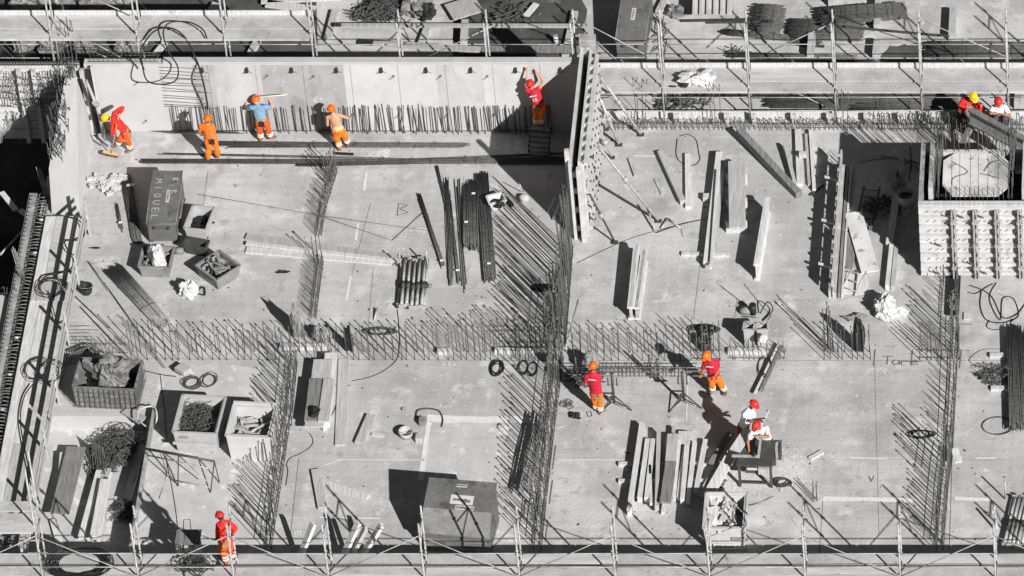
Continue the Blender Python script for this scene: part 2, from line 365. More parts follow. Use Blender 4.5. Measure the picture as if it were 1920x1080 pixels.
def tub(FL, FR, depth, h, label, m='wht', t=.035, taper=.05, z=0.0, name='tub', cat='tub', rim=.03, group=None, feet=False, floor=.03):
    a, u, v, w = frame2(FL, FR, z); rt = root(name, a, label, cat, group); Z = Vector((0, 0, 1)); mb = MB()
    b0 = [a + u * taper + v * taper, a + u * (w - taper) + v * taper, a + u * (w - taper) + v * (depth - taper), a + u * taper + v * (depth - taper)]
    t0 = [a, a + u * w, a + u * w + v * depth, a + v * depth]
    def inn(q, k):
        c = sum(q, Vector()) / 4; return [p + ((u if (c - p).dot(u) > 0 else -u) + (v if (c - p).dot(v) > 0 else -v)) * k for p in q]
    zf = Z * (0.08 if feet else 0.004)
    B = [p + zf for p in b0]; T = [p + Z * h for p in t0]; Ti = [p + Z * h for p in inn(t0, t)]; Bi = [p + zf + Z * floor for p in inn(b0, t)]
    mb.add(B + T + Ti + Bi, [(3, 2, 1, 0)] + [(i, (i + 1) % 4, 4 + (i + 1) % 4, 4 + i) for i in range(4)] + [(4 + i, 4 + (i + 1) % 4, 8 + (i + 1) % 4, 8 + i) for i in range(4)]
           + [(8 + i, 8 + (i + 1) % 4, 12 + (i + 1) % 4, 12 + i) for i in range(4)] + [(12, 13, 14, 15)])
    mb.build('shell', m, rt)
    rb = MB()
    for i in range(4):
        p, q = t0[i] + Z * (h + .006), t0[(i + 1) % 4] + Z * (h + .006); d = (q - p).normalized()
        o = Vector((d.y, -d.x, 0)) * .004
        rb.box((p + q) / 2 + o + d * 0, d * ((q - p).length / 2 + .005), Vector((d.y, -d.x, 0)) * rim, Z * .02)
    rb.build('rim', m, rt)
    if feet:
        for i in range(4):
            c = b0[i].lerp(sum(b0, Vector()) / 4, .12); MB().box(c + Z * .04, u * .05, v * .05, Z * .04).build('foot', m, rt)
    return rt, a, u, v, w
STROKES = {'B': [[(0, 0), (0, 1), (.5, .85), (.1, .55), (.6, .25), (0, 0)]], 'R': [[(0, 0), (0, 1), (.5, .8), (0, .5), (.6, 0)]], '.': [[(.1, 0), (.2, .05)]],
    'M': [[(0, 0), (.1, 1), (.4, .4), (.7, 1), (.8, 0)]], 'I': [[(.3, 0), (.3, 1)]], 'G': [[(.7, .85), (.3, 1), (0, .5), (.3, 0), (.7, .2), (.7, .5), (.4, .5)]], 'U': [[(0, 1), (0, .2), (.35, 0), (.65, .2), (.65, 1)]],
    'E': [[(.6, 1), (0, 1), (0, 0), (.6, 0)], [(0, .5), (.45, .5)]], 'L': [[(0, 1), (0, 0), (.6, 0)]], 'T': [[(0, 1), (.8, 1)], [(.4, 1), (.35, 0)]], 'a': [[(.6, .5), (.2, .55), (0, .25), (.2, 0), (.55, .15), (.6, .5), (.65, 0)]],
    'r': [[(0, .5), (.05, 0)], [(0, .3), (.25, .5), (.5, .45)]], 'e': [[(0, .25), (.55, .3), (.4, .55), (.1, .45), (0, .2), (.25, 0), (.6, .1)]], 'X': [[(0, 0), (.8, 1)], [(0, 1), (.8, 0)]],
    '8': [[(.3, .5), (0, .8), (.3, 1), (.55, .8), (.3, .5), (0, .2), (.3, 0), (.6, .2), (.3, .5)]], '2': [[(0, .8), (.3, 1), (.55, .75), (0, 0), (.65, 0)]], ' ': [], '5': [[(.6, 1), (0, 1), (0, .6), (.5, .5), (.5, .1), (0, 0)]],
    '0': [[(.3, 0), (0, .5), (.3, 1), (.6, .5), (.3, 0)]], '1': [[(0, .7), (.3, 1), (.3, 0)]], 'V': [[(0, 1), (.35, 0), (.7, 1)], [(.12, .75), (.35, .2)]], 'm': [[(0, 0), (0, .5), (.3, .5), (.3, 0)], [(.3, .5), (.6, .5), (.6, 0)]], '6': [[(.5, 1), (0, .4), (.2, 0), (.55, .2), (.3, .5), (0, .3)]]}
def write(txt, o, ux, uy, h, r=.01, step=.85, parent=None, m='chalk', name='lettering', kind=None):
    o, ux, uy = Vector(o), Vector(ux).normalized(), Vector(uy).normalized(); x = 0; mb = MB(); nn = ux.cross(uy)
    for ch in txt:
        for st in STROKES.get(ch, []):
            P = [o + ux * (x + p[0] * h) + uy * (p[1] * h) + nn * .004 for p in st]
            for p, q in zip(P, P[1:]):
                d = (q - p).normalized(); s = nn.cross(d); mb.box((p + q) / 2 , d * ((q - p).length / 2 + r * .5), s * r, nn * R.uniform(.0015, .003))
        x += h * step
    return mb.build(name, m, parent, kind=kind)
def fonttext(txt, o, ux, uy, size, parent, m='blk', name='lettering', bold=0.0):
    c = bpy.data.curves.new('t', 'FONT'); c.body = txt; c.size = size; c.extrude = .0015; c.offset = bold; c.align_x = 'CENTER'; c.align_y = 'CENTER'
    t = bpy.data.objects.new('t', c); COL.objects.link(t); bpy.context.view_layer.update()
    me = bpy.data.meshes.new_from_object(t.evaluated_get(bpy.context.evaluated_depsgraph_get())); bpy.data.objects.remove(t)
    ux, uy = Vector(ux).normalized(), Vector(uy).normalized(); nn = ux.cross(uy)
    MX = Matrix((ux, uy, nn)).transposed().to_4x4(); MX.translation = Vector(o) + nn * .004 - ORG[parent.name]
    me.transform(MX); me.materials.clear(); me.materials.append(M[m]); ob = bpy.data.objects.new(name, me); COL.objects.link(ob); ob.parent = parent; ORG[ob.name] = ORG[parent.name]; return ob

def scrap(pc, rx, ry, h, label, n=120, m=160, r=.010, z=0, mt='bar', name='wire_heap', cat='scrap heap', rect=False):
    c = G(*pc, z); mb = MB(); ph = R.uniform(0, 6)
    def pt():
        q = R.uniform(0, 2 * pi); rr = math.sqrt(R.random()) * (1 if rect else .78 + .25 * sin(2 * q + ph) + .18 * sin(5 * q + ph * 2))
        if rect: return c + Vector((rx * R.uniform(-1, 1), ry * R.uniform(-1, 1), r + R.random() * h)), .5, q
        return c + Vector((rx * rr * cos(q), ry * rr * sin(q), r + R.random() * (1 - .85 * min(1, rr * rr)) * h)), rr, q
    for i in range(n):      # bent stirrups and loops
        p, rr, q = pt(); R0 = R.uniform(.08, .34) if not rect else R.uniform(.06, .16); nn = Vector((R.gauss(0, .8), R.gauss(0, .8), 1)).normalized(); u = nn.orthogonal().normalized(); v = nn.cross(u); u, v = u * cos(q) + v * sin(q), v * cos(q) - u * sin(q)
        t1 = R.uniform(2.2, 5.4); P = []
        for k in range(9):
            s_ = p + u * R0 * cos(t1 * k / 8) + v * R0 * sin(t1 * k / 8) * R.uniform(.9, 1.1); s_.z = max(z + r, min(s_.z, z + h * 1.2)); P.append(s_)
        mb.tube(P, r, 4)
    for i in range(m):      # straight cut ends lying in two main directions
        p, rr, q = pt(); th = R.gauss(1.9, .35) if i % 2 else R.gauss(.3, .5); L = R.uniform(.15, .5); dv = Vector((cos(th), sin(th), R.uniform(-.25, .35))).normalized() * L / 2
        e1, e2 = p - dv, p + dv; e1.z = max(z + r, e1.z); e2.z = max(z + r, e2.z); mb.tube([e1, e2], r, 4)
    return mb.build(name, mt, None, label, cat)
# ================================================================== SETTING
YF = YG(1100); XL = G(48, 560).x; XR = 34.0; YB = YG(-170)
XREC = G(266, 900).x; YREC = YG(775); YS0 = YG(211); YS1 = YG(203); XS = G(1128, 205).x
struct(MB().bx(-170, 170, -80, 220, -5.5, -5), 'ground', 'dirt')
sb = MB()
sb.bx(XREC, XR, YF, YREC, -.35, 0); sb.bx(XL, XR, YREC, YS0, -.35, 0); sb.bx(XL, XS, YS0, YS1, -.35, 0)
sb.bx(-60, XR, YS1, YB, -.35, 0)
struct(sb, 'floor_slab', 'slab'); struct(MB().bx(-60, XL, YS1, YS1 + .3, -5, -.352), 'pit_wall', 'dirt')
struct(MB().bx(XL, XREC, YF, YREC, -.85, -.5), 'recess_floor', 'light')
struct(MB().bx(XL, XREC, YREC - .12, YREC + .02, -.5, .004), 'recess_step', 'wallwhite')
lp = MB()      # paler floor area lower left and centre bay
ap = MB()
def sheet(mb, pts, z=.004): return mb.add([G(x, y, z) for x, y in pts], [tuple(range(len(pts)))])
def blotchy(pts, k=5, amp=7):
    out = []
    for i, p in enumerate(pts):
        q = pts[(i + 1) % len(pts)]
        for j in range(k): out.append((p[0] + (q[0] - p[0]) * j / k + R.uniform(-amp, amp) * (j > 0), p[1] + (q[1] - p[1]) * j / k + R.uniform(-amp, amp) * .5 * (j > 0)))
    return out
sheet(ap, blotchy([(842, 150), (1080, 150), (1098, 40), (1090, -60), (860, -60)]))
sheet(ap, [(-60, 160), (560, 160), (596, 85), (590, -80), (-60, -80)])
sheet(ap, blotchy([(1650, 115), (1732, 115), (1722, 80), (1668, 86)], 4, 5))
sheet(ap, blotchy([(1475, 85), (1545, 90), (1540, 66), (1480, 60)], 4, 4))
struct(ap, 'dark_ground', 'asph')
sheet(lp, blotchy([(296, 686), (420, 684), (545, 700), (530, 850), (508, 1040), (242, 1040), (268, 860)], 6, 6)); sheet(lp, blotchy([(802, 792), (1022, 792), (1010, 900), (990, 1040), (785, 1040), (790, 900)], 6, 5)); sheet(lp, blotchy([(1180, 470), (1560, 500), (1555, 640), (1300, 600), (1120, 640)], 6, 16), .0035)
lp.f.pop(); lp.sm.pop()
struct(lp, 'floor_patch', 'light')
# seams, ledge strips and chalk lines on the slab
sm = MB()
def strip(mb, p, q, w, z=.006):
    a, b = G(*p, z), G(*q, z); d = (b - a); L = d.length; d.normalize(); s = Vector((-d.y, d.x, 0)) * w / 2
    k = max(1, int(L / .5)); prev = None
    for i in range(k + 1):
        c = a.lerp(b, i / k) + s * R.uniform(-.25, .25); f = R.uniform(.75, 1.15)
        cur = (c + s * f, c - s * f)
        if prev: mb.add([prev[1], cur[1], cur[0], prev[0]], [(0, 1, 2, 3)])
        prev = cur
    return mb
for a in [((688, 322), (683, 357), .07), ((672, 418), (667, 450), .07), ((657, 518), (650, 562), .07), ((1593, 858), (1665, 860), .06), ((1828, 859), (1868, 859), .05),
          ((1543, 934), (1712, 938), .16), ((1790, 934), (1862, 936), .16), ((1290, 705), (1287, 790), .04), ((1188, 292), (1232, 293), .05), ((600, 970), (712, 972), .05),
          ((603, 900), (598, 925), .05), ((632, 862), (795, 862), .03), ((1045, 862), (1190, 862), .03), ((1743, 859), (1775, 859), .05)]: strip(sm, *a)
strip(sm, (800, 785), (1012, 786), .28); strip(sm, (806, 790), (788, 900), .16)
struct(sm, 'slab_strips', 'chalk')
dk = MB()
for a in [((560, 860), (545, 1000), .015), ((695, 380), (660, 515), .012), ((1300, 600), (1316, 470), .012), ((130, 672), (1040, 676), .015), ((1065, 676), (1900, 676), .012), ((165, 495), (280, 480), .012), ((700, 500), (690, 620), .01),
          ((1375, 620), (1382, 560), .01), ((1543, 940), (1536, 1035), .02), ((390, 320), (380, 395), .01), ((1790, 700), (1780, 1030), .02), ((1180, 860), (1900, 862), .008), ((1640, 680), (1648, 1000), .009), ((870, 330), (850, 500), .008)]: strip(dk, *a, z=.005)
struct(dk, 'slab_joints', 'pencil')
for nm, mm_, n_, sd in (('scuffs_pale', 'scufl', 190, 3), ('scuffs_dark', 'scufd', 130, 5)):
    q = MB(); rr = random.Random(sd)
    for i in range(n_):
        x, y = rr.uniform(130, 1920), rr.uniform(256, 1025)
        if x < 300 and y > 765: continue
        L = rr.uniform(4, 30) * (2 if rr.random() < .1 else 1); t = rr.gauss(0, .5) if rr.random() < .5 else rr.uniform(0, pi)
        strip(q, (x, y), (x + L * cos(t), y + L * sin(t) * .65), rr.uniform(.008, .035), .002)
    struct(q, nm, mm_)
# ================================================================== WALLS
YW = YG(245); XW0 = G(198, 247).x; XW1 = G(1100, 450).x; XWm = G(322, 247).x
rt = root('concrete_wall', ((XW0 + XW1) / 2, YW, 0), 'long freshly cast concrete wall behind the four workers, with black anchor boxes near its top', 'wall')
MB().bx(XWm, XW1 - .26, YW, YW + .22, 0, 2.58).build('wall_body', 'wall', rt)
MB().bx(XW0 - .35, XWm - .003, YW - .02, YW + .22, 0, 2.52).build('end_section', 'wallwhite', rt)
cp = MB(); cp.bx(XWm, XW1 - .3, YW - .03, YW + .012, 2.50, 2.545); cp.build('top_lip', 'wallwhite', rt)
sp = (G(799, 128, 2.4).x - G(715, 128, 2.4).x)
x = XWm + .1; k = 0
seam = MB()
for i in range(10):
    xx = G(500, 200, 0).x + (i - 2) * sp * 1.06
    if XWm + .1 < xx < XW1 - .5: seam.bx(xx - .006, xx + .006, YW - .004, YW + .01, 0, 2.49)
seam.build('panel_seam', 'pencil', rt)
edges = [322, 356, 376, 416, 503, 590, 657, 742, 829, 915, 1002]; tones = ['walll', 'wall', 'walld', 'wall', 'walld', 'walld', 'walll', 'walll', 'wall', 'walll']
for k, (p_, q_) in enumerate(zip(edges, edges[1:])):
    MB().bx(G(p_, 245).x + .004, G(q_, 245).x - .004, YW - .003 - .0004 * (k % 2), YW + .01, .0, 2.495).build('wall_panel', tones[k], rt)
for i in range(-4, 6):
    p = JY(715 + 84.0 * i, 129, YW)
    if XWm + .1 < p.x < XW1 - .4:
        a = MB().hexa([p + Vector(q) for q in ((-.04, -.10, -.1), (.04, -.07, -.1), (.04, 0, -.1), (-.04, 0, -.1))], [p + Vector(q) for q in ((-.03, -.06, .06), (.03, -.04, .06), (.03, 0, .06), (-.03, 0, .06))]).build('anchor_box', 'hole', rt)
        MB().tube([p + Vector((-.02, -.06, -.08)), p + Vector((-.16, -.02, -.16))], .006, 4).tube([p + Vector((.02, -.04, -.05)), p + Vector((.14, -.02, -.14))], .006, 4).build('anchor_wire', 'bar', a)
for px, py in ((258, 154), (274, 226), (501, 142), (588, 143), (738, 143), (826, 143), (914, 143), (661, 215), (748, 216), (838, 216), (926, 215)):
    p = JY(px, py, YW - .025); MB().tube([p + Vector((0, .03, 0)), p + Vector((0, -.02, 0))], .03, 8).tube([p + Vector((0, -.02, 0)), p + Vector((-.1, -.06, -.08))], .008, 4).build('tie_hole', 'pencil', rt)
# horizontal bars and lattice on the white section
lg = root('lattice_girder', (XW0, YW + .1, 2.52), 'zigzag rebar lattice girder lying on top of the white wall end', 'rebar')
z1 = 2.56; P = []
n = 15
for i in range(n * 2 + 1): P.append(Vector((XW0 - .2 + (XWm - XW0 + .1) * i / (n * 2), YW + (.02 if i % 2 else .2), z1 + (.02 if i % 2 else .2))))
MB().tube(P, .011, 5).build('zigzag', 'bar', lg)
for yy, zz in ((.02, .02), (.2, .2), (.3, .02)): MB().tube([(P[0].x, YW + yy, z1 + zz), (P[-1].x, YW + yy, z1 + zz)], .012, 5).build('chord', 'bar', lg)
hb = MB()
for i in range(14):
    z = .95 + i * .115 + R.uniform(-.03, .03); hb.tube([(XWm - .1, YW - .05, z), (XWm + R.uniform(1.0, 1.5), YW - .10 - R.uniform(0, .1), z + R.uniform(-.06, .04))], .010, 5)
hb.build('protruding_bars', 'bar', None, 'bundle of horizontal bars sticking out from the white wall end beside the orange shirt worker', 'rebar')
# left battered wall
b = [G(178, 246), G(149, 402)]; t = [G(143, 145, 2.5), G(113, 316, 1.7)]; L_ = Vector((-.32, 0, 0)); L2 = Vector((-1.1, 0, 0))
rt = root('concrete_wall', b[1], 'bright white slanting concrete wall at the left edge beside the dark pit', 'wall')
MB().hexa([b[1] + L2 - Vector((0, 0, 5)), b[1] - Vector((0, 0, .02)), b[0] - Vector((0, 0, .02)), b[0] + L2 - Vector((0, 0, 5))], [t[1] + L_, t[1], t[0], t[0] + L_]).build('wall_body', 'wallwhite', rt)
MB().bx(XL - .05, b[1].x + .1, YG(403), YG(330), -5, -.002).build('footing', 'wall', rt)
row([(128, 178), (96, 330)], (1.5, .9), .085, 'dense double row of rebar standing beside the slanting white wall above the dark pit', off=.17, lines=3, r=.012, jit=.03, lean=.06, hb=(.2, .5, .8), z0=1.2, group=None, hj=.2)
row([(150, 128), (122, 122)], 1.5, .1, 'tall bars rising at the corner between scaffold deck and slanting white wall', off=.2, lines=2, r=.013, lean=.05, hb=(.2,), z0=2.0, group=None, hj=.2)
# corner formwork with pipe
rt = root('corner_formwork', G(185, 262), 'dark corner formwork with a steel pipe beside the worker with the yellow helmet and broom', 'formwork')
def pl2(a, b, w, t, m, name, parent):
    a, b = Vector(a), Vector(b); d = (b - a); L = d.length; d.normalize(); s = Vector((1, 0, 0)); s = (s - d * s.dot(d)).normalized(); u = d.cross(s)
    return MB().box((a + b) / 2, d * L / 2, s * w / 2, u * t / 2).build(name, m, parent)
pl2(JY(160, 128, YW - .1), JY(190, 268, YW - .25), .34, .04, 'formd', 'board', rt)
pl2(JY(152, 132, YW - .16), JY(178, 262, YW - .32), .12, .05, 'wm', 'post', rt)
pl2(JY(164, 130, YW - .2), JY(186, 250, YW - .4), .10, .04, 'hole', 'gap_shade_board', rt)  # black board painting in the shade of the gap between the walls
pl2(JY(171, 124, YW - .16), JY(196, 262, YW - .3), .06, .05, 'form', 'edge_board', rt)
MB().tube([JY(161, 150, YW - .5), JY(182, 200, YW - .6), JY(197, 262, YW - .7)], .045, 10).build('pipe', 'galv', rt)
MB().tube([JY(178, 192, YW - .65), JY(181, 196, YW - .58)], .09, 10).build('collar', 'galv', rt)
MB().tube([JY(176, 253, YW - .7), JY(202, 274, YW - 1.0)], .03, 6).build('lever', 'dsteel', rt)
# formwork along the pit, far left
rt = root('wall_formwork', (G(50, 245).x, YW, -5), 'ribbed wall formwork at the far left, half sunlit and half shaded above the pit', 'formwork')
xa, xb = G(-60, 245).x, XW0 - .5
MB().bx(xa, xb, YW, YW + .12, -.3, 2.45).build('panel', 'form', rt)
for i in range(8):
    z = 2.35 - i * .33; MB().bx(xa, xb, YW - .07, YW - .001, z - .04, z + .04).build('rail', 'form', rt)
for px in (34, 62, -20):
    p = JY(px, 130, YW - .12); MB().bx(p.x - .06, p.x + .06, YW - .2, YW - .08, -.3, p.z).build('soldier', 'form', rt)
mb = MB()
for i in range(22):
    for j in range(9):
        p = JY(4 + i * 5.2 - j * 2, 134 + j * 13 + R.uniform(-3, 3), YW - .1)
        if j < 5: mb.tube(smoothpts([p, p + Vector((.05, -.06, -.06)), p + Vector((.05, -.16, -.1)), p + Vector((.12, -.12, -.17)), p + Vector((.12, -.05, -.22))], 2), .010, 4)
mb.build('hooked_bars', 'bar', rt)
hk = MB()
for i in range(26):
    p = G(2 + i * 5.3, 122, 2.5); hk.tube(smoothpts([p, p + Vector((0, 0, .12)), p + Vector((.05, -.05, .16)), p + Vector((.08, -.12, .05))], 2), .011, 4)
hk.tube([G(-5, 116, 2.6), G(150, 115, 2.6)], .011, 4); hk.tube([G(-5, 122, 2.55), G(150, 121, 2.55)], .014, 4)
hk.build('stirrup_row', 'bar', None, 'row of bent stirrups along the top of the ribbed formwork, far left', 'rebar')
# ================================================================== perpendicular formwork wall with braces
Yn = YG(450)
rt = root('wall_formwork', (XW1, Yn, 0), 'tall formwork at the right end of the long wall, propped by grey braces', 'formwork')
HF = 2.85
MB().bx(XW1 - .34, XW1 - .26, Yn, YW + .3, 0, HF).build('panel', 'form', rt)
MB().bx(XW1 - .08, XW1 - .02, Yn + .1, YW + .3, 0, HF - .02).build('panel', 'form', rt)
for i in range(12):
    y = Yn + .15 + i * (YW - Yn) / 11.5; MB().bx(XW1 - .02, XW1 + .09, y - .05, y + .05, .02, HF - .05 + R.uniform(-.05, .05)).build('stud', 'wm' if i % 2 else 'form', rt)
for z in (.35, 1.0, 1.65, 2.3, 2.75): MB().bx(XW1 + .088, XW1 + .19, Yn + .1, YW + .1, z - .05, z + .05).build('waler', 'form', rt)
cl = MB()
for i in range(12):
    for z in (.2, .7, 1.3, 1.9, 2.5):
        y = Yn + .3 + i * (YW - Yn) / 12 + R.uniform(-.05, .05); MB().bx(XW1 + .19, XW1 + .225, y - .02, y + .02, z - .03, z + .03).build('clamp', 'dsteel', rt)
Zb = lambda x, y, h: [G(x, y), None]
def post(px, pyb, pyt, w, m, name='end_post'):
    a = G(px, pyb); h = (pyb - pyt) / (49.6 * (1 + (pyb - 540) / 12100)); return MB().bx(a.x - w / 2, a.x + w / 2, a.y - w / 2, a.y + w / 2, 0, h).build(name, m, rt)
post(1097, 452, 318, .15, 'form'); post(1076, 440, 284, .12, 'form'); a1 = G(1076, 440); a2 = G(1097, 452)
for z in (.35, 1.05, 1.75, 2.35): MB().box(((a1.x + a2.x) / 2, a1.y - .1, z), ((a2.x - a1.x) / 2, 0, 0), (0, .03, 0), (0, 0, .09)).build('rung_board', 'wm', rt)
a = JY(1105, 115, YW); MB().bx(XW1 - .36, XW1 + .1, YW + .24, YW + .5, 0, 3.2).build('end_panel', 'formd', rt)
BR = [((1112, 144), (1201, 250), 2.3, 0), ((1107, 185), (1160, 269), 1.9, 0), ((1122, 275), (1234, 412), 2.0, 1), ((1094, 364), (1152, 452), 1.75, 1), ((1098, 245), (1146, 293), 1.2, 0), ((1116, 210), (1135, 240), 1.0, 0)]
for i, (p, q, z, _) in enumerate(BR):
    e = G(*q, .06); s_ = JY(p[0], p[1], e.y + (0.1 if i else .15)); s_.x = max(s_.x, XW1 + .2)
    br = MB().tube([s_, e], .045 if i < 3 else .03, 8).build('brace', 'galv' if i != 3 else 'dsteel', rt)
    m_ = s_.lerp(e, .45); d = (e - s_).normalized(); MB().tube([m_ - d * .08, m_ + d * .08], .075, 8).build('collar', 'galv', br)
    MB().box(e - Vector((0, 0, .05)), (.1, 0, 0), (0, .07, 0), (0, 0, .012)).build('foot_plate', 'dsteel', br)
# foot brace tripod
for p, q in (((1212, 386), (1228, 432)), ((1240, 428), (1252, 410)), ((1252, 410), (1275, 427))):
    MB().tube([G(*p, .3 if p[1] < 400 else .04), G(*q, .05)], .03, 6).build('brace', 'galv', rt)
# ================================================================== shaft core (right)
XC0 = G(1727, 520).x; YC0 = YG(521); HC = 2.66; XC1 = XC0 + 3.6; YC1 = YG(396)
rt = root('shaft_formwork', (XC0, YC0, 0), 'square shaft formwork at the right edge with ribbed front panels and a plywood platform inside', 'formwork')
MB().bx(XC0, XC1, YC0 + .12, YC0 + .22, 0, HC).build('front_panel', 'form', rt)
MB().bx(XC0, XC0 + .12, YC0 + .223, YC1, 0, HC).build('side_panel', 'formd', rt)
MB().bx(XC0 + .26, XC0 + .38, YC0 + .7, YC1 - .125, HC - 1, HC + .05).build('inner_panel', 'form', rt)
MB().bx(XC0 + 2.85, XC0 + 2.97, YC0 + .7, YC1 - .125, HC - 1, HC + .05).build('inner_panel', 'form', rt)
MB().bx(XC0 + .12, XC1, YC1 - .12, YC1, 0, HC - .34).build('back_panel', 'form', rt)
MB().bx(XC0, XC1, YC0 + .05, YC0 + .24, HC - .03, HC + .012).build('top_board', 'wlx', rt)
for i in range(8):
    z = .12 + i * .35; MB().bx(XC0 + .01, XC1, YC0 + .02, YC0 + .118, z - .05, z + .05).build('waler', 'form', rt)
for px in (1787, 1828, 1869, 1912):
    p = JY(px, 400, YC0 - .1); sl_ = MB()
    for dx in (-.045, .045): sl_.bx(p.x + dx - .022, p.x + dx + .022, YC0 - .1, YC0 + .018, .05, HC - .1)
    s2 = sl_.build('soldier', 'galv', rt)
    for i in range(3):
        z = .45 + i * .85; q_ = MB().bx(p.x - .09, p.x + .03, YC0 - .14, YC0 - .09, z - .035, z + .035).tube([(p.x, YC0 - .1, z), (p.x + .13, YC0 - .17, z + .04)], .012, 5).build('clamp', 'galv', s2)
mk = MB()
for i in range(16):
    for j in range(7):
        x = XC0 + .25 + i * .2 + R.uniform(-.03, .03); z = .27 + j * .35; mk.box((x, YC0 + .1175, z), (.045, 0, .035), (0, .003, 0), (-.006, 0, .012))
mk.build('slot_marks', 'pencil', rt)
tm = MB()
for i in range(9):
    p = Vector((XC0 + R.uniform(.3, 3), YC0 - .02, R.choice((.3, .65, 1.35, 1.7, 2.4)))); tm.tube(smoothpts([p, p + Vector((.06, -.12, .05)), p + Vector((.14, -.1, 0)), p + Vector((.18, -.05, -.1))], 2), .018, 5)
tm.build('wing_nuts', 'dsteel', rt)
oc = [(1790, 287), (1872, 287), (1893, 304), (1891, 350), (1870, 367), (1786, 367), (1767, 347), (1769, 301)]
MB().prism([G(x, y, 2.35) for x, y in oc][::-1], 2.31, 2.35).build('platform', 'ply', rt)
MB().bx(XC0 + .42, XC0 + 2.78, YC0 + .34, YC0 + .40, 2.2, 2.42).build('platform_edge', 'wlx', rt)
MB().bx(XC0 + .125, XC1, YC0 + .223, YC1 - .125, 1.5, 1.52).build('shaft_shade_sheet', 'hole', rt)  # black sheet added so the void under the platform stays dark
pm = MB()
for pts in ([(1785, 303), (1815, 322), (1788, 333), (1785, 346)], [(1845, 321), (1856, 306), (1873, 301)], [(1838, 325), (1873, 334)]):
    pm.tube(smoothpts([G(x, y, 2.36) for x, y in pts], 3), .011, 5)
pm.build('rope_loops', 'tie', rt)
ln = MB()
for px in (1785, 1800, 1820, 1835, 1853, 1872):
    a, b = G(px, 288, 2.352), G(px - 1, 366, 2.352); ln.box((a + b) / 2, (b - a) / 2, (.006, 0, 0), (0, 0, .002))
ln.build('board_joints', 'pencil', rt)
rg = 'rebar around the shaft'
row([(1762, 345 + 100), (1760 + 14, 330 + 78)], 1.0, .1, 'x', hb=()) if 0 else None
def crow(pA, pB, H, sp, lab, z0, **k): return row([pA, pB], H, sp, lab, z0=z0, group=None, **k)
crow((1758, 385), (1770, 290), (1.0, 1.2), .13, 'tall rebar standing along the left side of the shaft platform', 1.9, off=.1, r=.011, hb=(.3,))
crow((1898, 385), (1905, 290), (1.0, 1.2), .13, 'tall rebar standing along the right side of the shaft platform', 1.9, off=.1, r=.011, hb=(.3,))
crow((1768, 383), (1895, 383), .62, .13, 'front row of rebar between the plywood platform and the ribbed shaft front', 2.1, off=.1, lines=1, hb=(.08, .0))
crow((1770, 284), (1905, 284), .75, .16, 'back row of rebar behind the plywood shaft platform', 2.3, off=.1, lines=2, hb=())
# ================================================================== SCAFFOLDS
Z = Vector((0, 0, 1))
def scaffold(name, label, Xs, Yr, Yf, zb, zt, zd, boards, rails, hi=lambda i: False, deckon=lambda i: True, brace=None, toe=True, dz2=3.35, mdk='decks', braceoff=0):
    rt = root(name, (Xs[len(Xs) // 2], (Yr + Yf) / 2, zb), label, 'scaffold')
    n = len(Xs)
    for i, X in enumerate(Xs):
        top = zt + (2.0 if hi(i) or hi(i - 1) else 0)
        for Y, dz in ((Yr, 0), (Yf, 0)):
            jx = R.uniform(-.02, .02)
            p = MB().tube([(X, Y, zb), (X + jx, Y, top)], .026, 8).build('post', 'galv', rt)
            
            for z in (zd + .02, zd + 1.0, zt - .3): MB().tube([(X, Y, z - .03), (X, Y, z + .03)], .042, 8).build('coupler', 'galv', p)
        for z in (zt - .45, zd - .04): MB().tube([(X, Yf, z), (X, Yr, z)], .022, 6).build('transom', 'galv', rt)
        MB().tube([(X, Yf, zt - .9), (X, Yr, zt - .45)], .016, 6).build('knee_brace', 'galv', rt)
    for i in range(n - 1):
        a, b = Xs[i], Xs[i + 1]
        levels = []
        if deckon(i): levels.append(zd)
        if hi(i): levels.append(dz2)
        for zz in levels:
            for k, (y0, y1) in enumerate(boards):
                MB().bx(a + .02, b - .02, y0, y1, zz - .06, zz - .004 * (k % 2)).build('deck_board', 'deck' if (i * 3 + k) % 4 == 0 else mdk, rt)
            MB().bx(a + .02, b - .02, boards[0][1] + .001, boards[1][0] - .001, zz - .2, zz - .062).build('gap_shade_strip', 'hole', rt)  # black strip standing in for the shadow between deck boards
            if toe: MB().bx(a + .02, b - .02, boards[-1][1] + .01, boards[-1][1] + .04, zz - .02, zz + .16).build('toe_board', 'wlx', rt)
        for (Y, z) in rails: MB().tube([(a, Y + .03, z), (b, Y + .03, z + R.uniform(-.02, .02))], .014, 6).build('guard_rail', 'galv', rt)
        if brace:
            up = (i + braceoff) % 2 == 0
            za, zb_ = brace; p = (a, Yf - .04, za if up else zb_); q = (b, Yf - .04, zb_ if up else za)
            if brace and R.random() < 2: MB().tube([p, q], .014, 6).build('diagonal_brace', 'galv', rt)
    return rt
Yr, Yf_ = YG(1120), YG(1154)
xs = [G(px, 951, 3.4) for px in (1506, 1147)]; sx = (xs[0].x - xs[1].x) / 2; xb0 = JY(1506, 951, Yr).x; xb0 = G(1506, 951, 3.4).x
Xs = [xb0 + sx * k for k in range(-9, 4)]
def yz(py, z): return YG(py, z)
lowB = [(yz(1097, 1.4), yz(1077, 1.4)), (yz(1075.5, 1.4), yz(1061.5, 1.4)), (yz(1056.5, 1.4), yz(1038.5, 1.4))]
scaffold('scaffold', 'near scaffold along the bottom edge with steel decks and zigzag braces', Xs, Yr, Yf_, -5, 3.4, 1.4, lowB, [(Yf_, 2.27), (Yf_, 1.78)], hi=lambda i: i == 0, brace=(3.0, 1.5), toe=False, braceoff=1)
Yr2, Yf2 = YG(205), YG(231)
x2 = G(1560, 27, 3.75); sx2 = (G(1723, 25, 3.75).x - G(1397, 27, 3.75).x) / 2
Xs2 = [G(1560, 27, 3.75).x + sx2 * k for k in range(-10, 5)]
